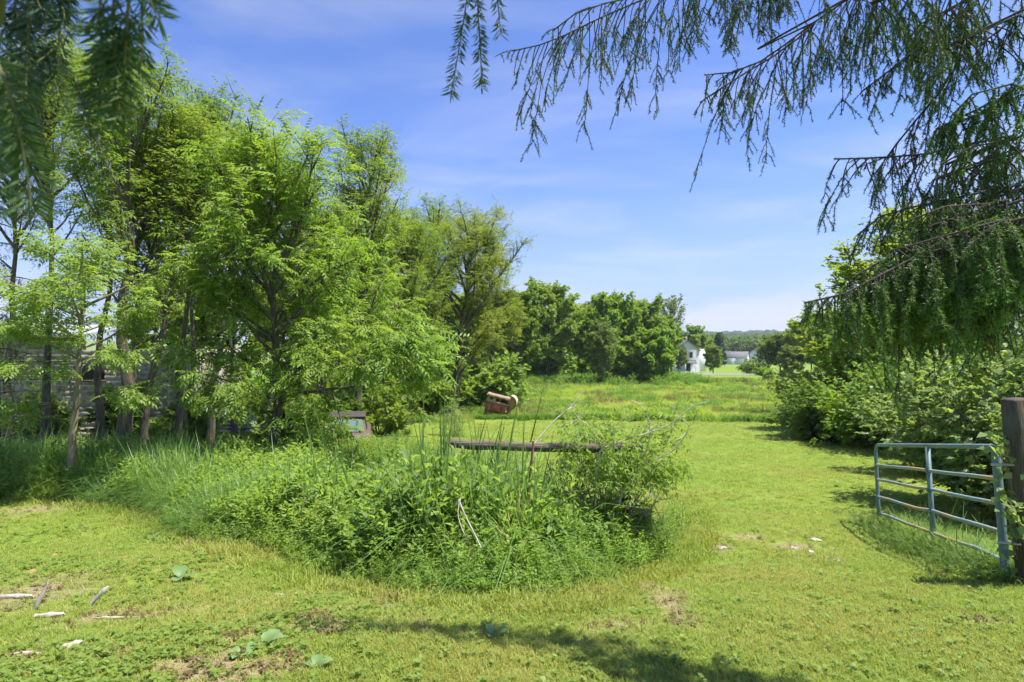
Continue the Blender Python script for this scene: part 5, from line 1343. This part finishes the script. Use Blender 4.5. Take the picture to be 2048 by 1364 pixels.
for k, (px, py, L, r, yaw, pit, lb) in enumerate(SCR):
    b = hit(px, py); gg = np.random.default_rng(300 + k)
    dv = np.array([math.cos(R_(yaw)) * math.cos(R_(pit)), .35 * math.sin(R_(yaw)) * math.cos(R_(pit)), math.sin(R_(pit))]); dv /= np.linalg.norm(dv)
    P = bend((-dv * L * .5 if pit < 20 else -dv * .02) + np.array([0, 0, r * .5 + .008]), dv, L, 5, gg, 0, .10)
    rr = r * .75 * (1 + .4 * gg.normal(size=6)).clip(.45, 1.5); rr[-1] *= .35; rr[0] *= .6
    mbs = MB().tube(P, rr, 7)
    for q in mbs.v: q += gg.normal(0, r * .14, q.shape)
    for q in mbs.v: q[:, 1] *= .6
    o = mbs.build('wood_scrap', M_DEADW if 'brown' not in lb and 'dark' not in lb else M_BARKP); o.location = b
    tag(o, lb, 'wood scrap', 'wood scraps in the grass')
M_ORANGE = rough_mat('orange_clay', (0.33, 0.16, 0.08), (0.45, 0.26, 0.14), 20, .9, .4)
M_STONE = rough_mat('pale_stone', (0.40, 0.36, 0.30), (0.56, 0.51, 0.44), 14, .9, .5)
def rock(name, lb, px, py, s, mat, cat, grp):
    b = hit(px, py); gg = np.random.default_rng(int(px * 7 + py)); bm = bmesh.new()
    bmesh.ops.create_icosphere(bm, subdivisions=2, radius=1)
    for v in bm.verts: v.co = Vector((v.co.x * s, v.co.y * s * .8, v.co.z * s * .45)) * (1 + .22 * gg.normal())
    me = bpy.data.meshes.new(name); bm.to_mesh(me); bm.free(); me.materials.append(mat)
    o = link(name, me); o.location = b + Vector((0, 0, s * .12)); tag(o, lb, cat, grp)
for (px, py, s, lb) in [(112, 1112, .045, 'orange clay fragment highest up the grass at left'), (75, 1128, .04, 'orange clay fragment below and left of the largest'), (64, 1146, .05, 'brownish clay fragment nearest the bleached wood')]:
    rock('clay_fragment', lb, px, py, s, M_ORANGE, 'clay fragment', 'clay fragments in the grass')
for (px, py, s, lb) in [(1632, 1082, .06, 'pale stone at the back of the bare patch on the lawn'), (1672, 1122, .035, 'small pale stone right of the bare patch'), (1590, 1098, .05, 'flat pale stone in the middle of the bare patch'), (1620, 1106, .045, 'pale stone at the front of the bare patch'), (1446, 1098, .045, 'pale stone in the small bare patch at left')]:
    rock('stone', lb, px, py, s, M_STONE, 'stone', 'stones in the bare patch')

# broad leaved plants one can pick out
def blade_leaf(l, w, curl, g, fold=.25):
    V = []; n = 7
    for i in range(n):
        t = i / (n - 1); ww = w * math.sin(math.pi * min(.97, t * .9 + .06)) ** .7 * (1 if t < .98 else .05)
        x = l * t; z = l * (.55 * t - curl * t * t)
        for k, s in enumerate((-1, -.5, 0, .5, 1)):
            V.append((x, s * ww, z + fold * abs(s) * ww + .02 * l * math.sin(t * 17 + k * 2.1)))
    F = [[i * 5 + k, i * 5 + k + 1, i * 5 + 6 + k, i * 5 + 5 + k] for i in range(n - 1) for k in range(4)]
    return np.array(V), np.array(F)
def broad(name, lb, px, py, n, l, w, lift, mat, cat, seed, curl=.6, grp=None, z0=0.0):
    b = hit(px, py); gg = np.random.default_rng(seed)
    r0 = thing(name, lb, cat, b, group=grp)
    for k in range(n):
        az = k * 2.4 + gg.normal(0, .4); ll = l * gg.uniform(.7, 1.1)
        V, F = blade_leaf(ll, w * ll / l, curl * gg.uniform(.7, 1.2), gg)
        e = lift + gg.normal(0, .12)
        Rm = np.array((Matrix.Rotation(az, 3, 'Z') @ Matrix.Rotation(-e, 3, 'Y')))
        st_ = MB()
        st_.add(V @ Rm.T + Rm @ np.array([.04 * l / .2, 0, 0]) + np.array([0, 0, z0]), F); st_.tube([(0, 0, -.02), tuple(Rm @ np.array([.05, 0, .01]) + np.array([0, 0, z0]))], .004, 4)
        st_.build('leaf', mat, r0, True)
    return r0
BG = 'broad leaved plants in the grass'
for k, (px, py, n, l, w, lift, lb) in enumerate([
        (300, 1082, 4, .16, .065, .35, 'pale broad leaf plant nearest the weed bank at left'), (362, 1160, 3, .17, .07, .35, 'pale broad leaf plant alone in the middle of the left grass'), (525, 1295, 5, .115, .045, .3, 'pale broad leaf plant beside the brown bare soil'),
        (632, 1338, 4, .08, .032, .3, 'small broad leaf plant at the bottom edge'), (990, 1275, 3, .09, .04, .4, 'small broad leaf plant in the middle of the near grass'), (615, 1105, 5, .26, .11, .7, 'large leafed plant at the front of the weed bank'),
        (850, 1178, 4, .14, .055, .4, 'leafy plant where the weeds meet the grass'), (480, 1312, 3, .08, .035, .3, 'little broad leaf plant on the brown soil'), (1205, 1095, 4, .17, .06, .6, 'broad leaf plant at the right front of the weeds')]):
    broad('burdock', lb, px, py, n, l, w, lift, M_BURDOCK, 'burdock', 400 + k, grp=BG)
broad('dock_plant', 'upright bright dock with long ribbed leaves before the reddish stake', 1012, 1068, 14, .42, .055, 1.0, M_WEED, 'dock plant', 420, curl=.25)
broad('burdock', 'tall burdock holding wide leaves above the weeds right of the stake', 1128, 1060, 5, .28, .09, .45, M_BURDOCK, 'burdock', 421, z0=.42)
broad('dock_plant', 'light dock in the left part of the weed bank', 210, 985, 14, .42, .05, 1.0, M_WEED, 'dock plant', 422, curl=.25)
broad('dock_plant', 'light dock standing where the grass bends in the weed bank', 390, 1030, 12, .38, .045, 1.0, M_WEED, 'dock plant', 423, curl=.25)

# climbing vine on the gate post
vp = gx(2022, 5.15)
vine = thing('climbing_vine', 'green vine climbing the hinge end of the gate', 'vine', vp)
mb, fb = MB(), MB(); PPs = []
for (pts) in ([(2035, 1120, 5.1), (2020, 1060, 5.05), (2024, 980, 5.05), (2008, 900, 5.1), (2012, 840, 5.15)], [(2040, 1100, 5.2), (2030, 1000, 5.1), (1998, 905, 5.25), (1985, 880, 5.3)], [(2045, 1080, 5.0), (2030, 1020, 4.95), (2012, 1010, 4.95)]):
    P = smooth_path([np.array(at(*q) - vp) for q in pts]); mb.tube(P, np.linspace(.006, .002, len(P)), 4, False); q, T = sample(P, 46, g); PPs.append(q + g.normal(0, .05, q.shape))
PPs = np.concatenate(PPs); X = g.normal(0, 1, PPs.shape); X[:, 2] -= .4; X[:, 1] -= .4
V1 = np.array(leaflet((0, 0, 0), (1, 0, 0), (0, 0, 1), 1.0, .36)); stamp(fb, (V1, np.array([[0, 1, 2, 3]])), PPs, rots(X, np.array([0, -.5, 1.]), .3, g), .085 * g.uniform(.6, 1.2, len(PPs)))
mb.build('stems', M_BARKP, vine); fb.build('foliage', M_BUSH, vine)

# ------------------------------------------------------------------ grass, weeds, meadow, woods (uncountable)
g = np.random.default_rng(500)
def field(n, y0, y1, pw, wide=1.12, xmin=None, xmax=None):
    """ground points inside (a bit more than) the view wedge, denser near the eye"""
    uu = g.uniform(0, 1, n)
    y = (y0 ** (1 - pw) + uu * (y1 ** (1 - pw) - y0 ** (1 - pw))) ** (1 / (1 - pw)) if pw != 1 else y0 * (y1 / y0) ** uu
    x = g.uniform(-1, 1, n) * y * HX / FPX * wide + g.normal(0, .2, n)
    return x, y
def place(x, y, smin, smax, tilt=.1, hz=None):
    n = len(x); z = ground(x, y)
    rot = np.stack([g.normal(0, tilt, n), g.normal(0, tilt, n), g.uniform(0, 6.28, n)], 1)
    s = g.uniform(smin, smax, n); sc = np.stack([s, s, s * (g.uniform(.8, 1.2, n) if hz is None else hz)], 1)
    return np.stack([x, y, z], 1), rot, sc
WPX = [(-140, 1000), (150, 1000), (310, 1022), (400, 1078), (560, 1106), (700, 1165), (880, 1192), (1080, 1202), (1200, 1165), (1330, 1108), (1362, 1050), (1350, 1000)]
WP = [tuple(hit(*q))[:2] for q in WPX]
WP += [(2.0, 7.4), (0.6, 8.3), (-.9, 8.8), (-2.4, 10.2), (-3.6, 12.2), (-6, 13.4), (-9.5, 14.2), (-14.5, 14.6)]
WPn = np.array(WP)
def edge_dist(x, y):
    dmin = np.full(len(x), 1e9); n = len(WPn)
    for i in range(n):
        a, b = WPn[i], WPn[(i + 1) % n]; ab = b - a
        t_ = np.clip(((x - a[0]) * ab[0] + (y - a[1]) * ab[1]) / (ab @ ab), 0, 1)
        dmin = np.minimum(dmin, np.hypot(x - a[0] - t_ * ab[0], y - a[1] - t_ * ab[1]))
    return dmin
# mown lawn
M_LITTER = foliage('dead_leaf', (0.075, 0.062, 0.014), (0.15, 0.135, 0.035), None, trans=.1)
lawn_p = proto_collection('lawn_tuft', [
    tuft(1, 16, .060, .06, .0042, .7, [M_LAWN]), tuft(2, 14, .075, .07, .0045, .8, [M_LAWN]), tuft(3, 18, .050, .07, .004, .9, [M_LAWN, M_LAWNY], .8),
    tuft(4, 12, .045, .06, .004, 1.1, [M_LAWNY]), rosette(5, 12, .020, .0075, M_CLOVER, .5), rosette(6, 9, .028, .010, M_CLOVER, .35), tuft(7, 14, .10, .07, .005, .6, [M_LAWN]), rosette(8, 16, .022, .007, M_LITTER, .15), tuft(9, 10, .05, .06, .003, 1.6, [M_LAWNY])])
x, y = field(105000, 2.3, 31.5, 1.15)
so = soil(x, y); inw = inpoly(x, y, WP) & (edge_dist(x, y) > .25)
keep = (~inw) & (y < meadow_edge(x)) & (g.uniform(0, 1, len(x)) > so * .72) & ~((x < -3) & (y > 15) & (g.uniform(0, 1, len(x)) < .4))
x, y, so = x[keep], y[keep], so[keep]
P, rot, sc = place(x, y, .75, 1.25, .12)
sc *= (1 + np.clip(y - 5, 0, 30) * .075)[:, None] * np.array([1, 1, .72])
cl = vnoise(x, y, .35, 9); left = np.clip((2.0 - x) / 4, 0, 1) * np.clip((11 - y) / 4, 0, 1)
r = g.uniform(0, 1, len(x)); idx = g.integers(0, 3, len(x))
idx = np.where(r < .06 + .5 * so + .10 * left, 3, idx)
r2 = g.uniform(0, 1, len(x)); isc = r2 < (.05 + .34 * left * np.clip((cl - .42) * 3, 0, 1)) * (y < 12)
idx = np.where(isc & (idx != 3), g.integers(4, 6, len(x)), idx)
idx = np.where((r2 > .975) & (y < 10), 6, idx)
nearw = edge_dist(x, y) < .5; idx = np.where(nearw & (g.uniform(0, 1, len(x)) < .45), 6, idx)
sc = np.where((nearw & (idx == 6))[:, None], sc * g.uniform(.9, 1.9, (len(x), 1)), sc)
lit = (so > .35) & (g.uniform(0, 1, len(x)) < .55); idx = np.where(lit, g.choice([7, 8, 3], len(x)), idx)
sc = np.where((idx >= 4)[:, None] & (idx < 6)[:, None], sc * 1.15, sc)
scatter('lawn_grass', P, rot, sc, idx, lawn_p, 'short mown lawn grass and clover over the whole near ground', 'grass')
# weed bank
weed_p = proto_collection('bank_weed', [
    tuft(11, 17, .90, .17, .013, .9, [M_TALL, M_TALLB], .7), tuft(12, 16, .78, .16, .012, 1.3, [M_TALL, M_LAWNY], .86), tuft(13, 26, .55, .13, .009, .8, [M_TALLB]),
    weed(14, .62, 6, .115, .021, 19, M_WEED, .16), weed(15, .50, 8, .07, .015, 22, M_WEED, .16), weed(16, .60, 5, .13, .030, 15, M_WEEDD, .15),
    weed(17, .45, 4, .20, .055, 8, M_WEEDD, .14), tuft(18, 14, .85, .10, .007, .35, [M_TALLB, M_TALL], .7, 1), rosette(19, 14, .10, .035, M_CLOVER, .5), weed(20, .30, 9, .045, .013, 18, M_CLOVER, .16)])
n = 38000
x = g.uniform(-15, 2.6, n); y = g.uniform(3.8, 15, n)
k = inpoly(x, y, WP) & (g.uniform(0, 1, n) < np.clip(8.5 / y, .4, 1)); x, y = x[k], y[k]
ed = edge_dist(x, y); pxx = HX + x / y * FPX
typ = np.zeros(len(x), int); r = g.uniform(0, 1, len(x)); nz = vnoise(x, y, .45, 21)
def choose(mask, opts):
    ids = np.array([o_[0] for o_ in opts]); pr_ = np.array([o_[1] for o_ in opts], float); pr_ /= pr_.sum()
    m_ = int(mask.sum()); typ[mask] = g.choice(ids, m_, p=pr_)
choose(np.ones(len(x), bool), [(3, 3), (4, 3), (5, 1), (2, 1), (0, .5)])
choose((pxx < 520) & (y > 10.8), [(0, 3), (1, 3), (2, 1.5), (3, 1.6), (5, 1), (6, .3)])
choose((pxx < 520) & (y <= 10.8), [(0, 1.5), (1, 1.5), (2, 2), (3, 3), (4, 3), (9, 1)])
choose((pxx >= 380) & (pxx < 640), [(3, 5), (4, 3.5), (1, .5), (2, .8), (5, 1.3), (6, .35)])
choose((pxx >= 640) & (pxx < 840), [(5, 3), (3, 2), (4, 2), (6, .7), (1, .8), (7, .35)])
choose((pxx >= 840) & (pxx < 1070) & (y > 5.7), [(0, 2.5), (1, 3), (5, 2), (3, 1.5), (7, .8)])
choose((pxx >= 840) & (y <= 5.7), [(2, 4), (4, 2), (3, 1), (1, .8), (9, 1.2), (7, .1)])
choose((pxx >= 1070) & (y > 5.7), [(5, 3), (6, 1), (4, 2.5), (3, 2), (7, .35)])
choose((ed < .30), [(9, 3), (4, 1.5), (2, 1.2), (8, .7)])
choose((nz > .72) & (y > 8), [(1, 1), (0, 1)])
P, rot, sc = place(x, y, .75, 1.15, .10)
hf = np.clip(np.where(pxx > 1120, .72, .40) + ed / .85, 0, 1) * (1.02 + .5 * vnoise(x, y, .6, 33))
front = np.clip((y - 4.2) / 2.2, 0, 1); hf *= (.70 + .30 * front) * .93
hf *= np.where((pxx > 1070), .92, 1.0) * np.where((pxx > 640) & (pxx < 850) & (y > 7), .9, 1)
hf *= np.where(y > 10, 1.18, 1) * np.where((pxx > 845) & (pxx < 1065) & (y > 5.6), 1.38, 1) * np.where((pxx > 560) & (pxx <= 845) & (y > 6.5), 1.12, 1)
sc[:, 2] *= hf; sc[:, :2] *= (.6 + .4 * hf)[:, None]
scatter('weed_bank', P, rot, sc, typ, weed_p, 'bank of tall grass and light green weeds across the middle', 'weeds')
# weeds under the left trees and round the gate
n = 9000
x, y = field(n, 13.5, 29, 1.0, 1.2); k = (x < -1.6 - (y - 14) * .25) & (vnoise(x, y, .25, 40) > .42); x, y = x[k], y[k]
P, rot, sc = place(x, y, .5, 1.1, .1); idx = g.choice([2, 4, 5, 9, 6, 1], len(x), p=[.2, .2, .2, .2, .1, .1]); sc[:, 2] *= .62
scatter('understory_weeds', P, rot, sc, idx, weed_p, 'low green weeds growing under the left trees', 'weeds')
n = 2600
s = g.uniform(-.02, 1.05, n); w = np.abs(g.normal(0, .32, n)); side = np.where(g.uniform(0, 1, n) < .72, 1, -.35)
base = T0[None, :2] + v[None, :2] * GH + hd[None, :2] * (s * GL)[:, None] + np.stack([np.full(n, hd[1]), np.full(n, -hd[0])], 1) * (w * side)[:, None]
P, rot, sc = place(base[:, 0], base[:, 1], .55, 1.05, .14); idx = g.choice([2, 7, 2, 9, 0], n, p=[.45, .08, .22, .2, .05]); sc[:, 2] *= np.where(side < 0, .4, .62) * np.clip(1.1 - w * .7, .35, 1)
kk = g.uniform(0, 1, n) < .24
scatter('gate_grass', P[kk], rot[kk], sc[kk], idx[kk], weed_p, 'unmown grass growing through and around the open gate', 'grass')
n = 1100
x = g.normal(cp.x, 1.3, n); y = g.uniform(15.2, 17.6, n)
P, rot, sc = place(x, y, .6, 1.1, .1); idx = g.choice([2, 4, 5, 3, 1], n); sc[:, 2] *= 1.05
scatter('car_weeds', P, rot, sc, idx, weed_p, 'weeds grown up before the rusty car', 'weeds')
# meadow
mead_p = proto_collection('meadow_tuft', [
    tuft(31, 16, .42, .22, .022, .6, [M_MEADOW]), tuft(32, 14, .50, .24, .024, .7, [M_MEADOW]), tuft(33, 14, .55, .22, .026, .8, [M_MEADOWG]), tuft(34, 12, .46, .24, .018, .4, [M_MEADOW, M_SEED], .6, 5),
    weed(35, .5, 7, .12, .035, 12, M_MEADOWG, .22)])
x, y = field(60000, 29.0, 104, .55, 1.1)
k = (y > meadow_edge(x)) & (y < 104 - .085 * (x - 30)) & ~((np.abs(x - tp.x - .1) < 1.3) & (y < tp.y + .7)); x, y = x[k], y[k]
P, rot, sc = place(x, y, .7, 1.25, .1); sc *= (1 + np.clip(y - 40, 0, 60) * .012)[:, None]
mz = vnoise(x, y, .045, 50); mz2 = vnoise(x, y, .11, 51); idx = g.choice([0, 1], len(x))
idx = np.where((mz2 > .58) & (g.uniform(0, 1, len(x)) < .75), 2, idx); idx = np.where((mz > .56) & (mz2 < .52) & (g.uniform(0, 1, len(x)) < .55), 3, idx)
idx = np.where((y < meadow_edge(x) + 1.2) & (g.uniform(0, 1, len(x)) < .6), g.choice([2, 4], len(x)), idx); idx = np.where(g.uniform(0, 1, len(x)) < .03, 4, idx)
sc[:, 2] *= (.6 + .45 * mz2) * np.clip((106 - y) / 22, .45, 1)
scatter('meadow_grass', P, rot, sc, idx, mead_p, 'rough unmown meadow grass between the lawn and the road', 'grass')
n = 500
x = tp.x + g.uniform(-1.6, 3.2, n); y = tp.y - .75 + g.normal(0, .25, n)
P, rot, sc = place(x, y, .6, 1.0); idx = g.choice([4, 2], n, p=[.75, .25]); sc *= .62
scatter('edge_weeds', P, rot, sc, idx, mead_p, 'leafy weeds along the meadow edge before the red trailer', 'weeds')
# undergrowth below the tree line
n = 2600
x = g.uniform(-18, 27, n); y = 84 + g.normal(0, 4.5, n) - np.clip(2 - x, 0, 30) * .9
P, rot, sc = place(x, y, 1.6, 3.4); idx = g.choice([4, 2], n, p=[.8, .2])
scatter('undergrowth', P, rot, sc, idx, mead_p, 'dark undergrowth below the tree line', 'undergrowth')
# far woods and wooded hill
def far_crown(seed, mat, n=420):
    gg = np.random.default_rng(seed); mb = MB(); q = gg.normal(0, 1, (n, 3)); q /= np.linalg.norm(q, axis=1)[:, None]
    q *= (.75 + .3 * gg.uniform(0, 1, (n, 1))) * np.array([.55, .55, .5]); q[:, 2] += .55
    stamp(mb, SPRAY_F, q, rots(gg.normal(0, 1, (n, 3)), np.array([0, 0, 1.]), .5, gg), .15 * gg.uniform(.7, 1.3, n)); mb.tube([(0, 0, -.1), (0, 0, .5)], [.04, .03], 5)
    return mb.mesh('far_crown', mat)
M_FW = foliage('far_wood', (0.075, 0.165, 0.022), (0.135, 0.235, 0.034), (0.09, 0.17, 0.03), patch=.01); M_FH = foliage('far_hill', (0.045, 0.115, 0.026), (0.075, 0.150, 0.034), (0.05, 0.12, 0.03), patch=.008)
fw_p = proto_collection('wood_crown', [far_crown(1, M_FW), far_crown(2, M_FW), far_crown(3, M_FH), far_crown(4, M_FH)])
n = 1500
y = g.uniform(330, 620, n); x = y * g.uniform(.10, .85, n)
P, rot, sc = place(x, y, 8, 13, .03); scatter('far_wood', P, rot, sc, g.integers(0, 2, n), fw_p, 'band of light green woods beyond the garage', 'woods')
n = 7000
y = g.uniform(950, 1750, n); x = y * g.uniform(-.05, .95, n)
P, rot, sc = place(x, y, 12, 20, .03); scatter('hill_forest', P, rot, sc, g.integers(2, 4, n), fw_p, 'blue green forest on the low far hill', 'forest')

# ------------------------------------------------------------------ the air: thin even haze over the whole place
m, t = new_mat('haze_air')
pv = N(t, 'ShaderNodeVolumePrincipled')
pv.inputs['Color'].default_value = (0.80, 0.88, 1.0, 1); pv.inputs['Density'].default_value = 0.00022; pv.inputs['Anisotropy'].default_value = 0.2
o = N(t, 'ShaderNodeOutputMaterial'); t.links.new(pv.outputs[0], o.inputs['Volume'])
hz = MB().box((0, 1250, 20), (8000, 2900, 70)).build('haze', MATS['haze_air'])
tag(hz, 'thin pale blue haze in the far air', 'haze', kind='stuff')
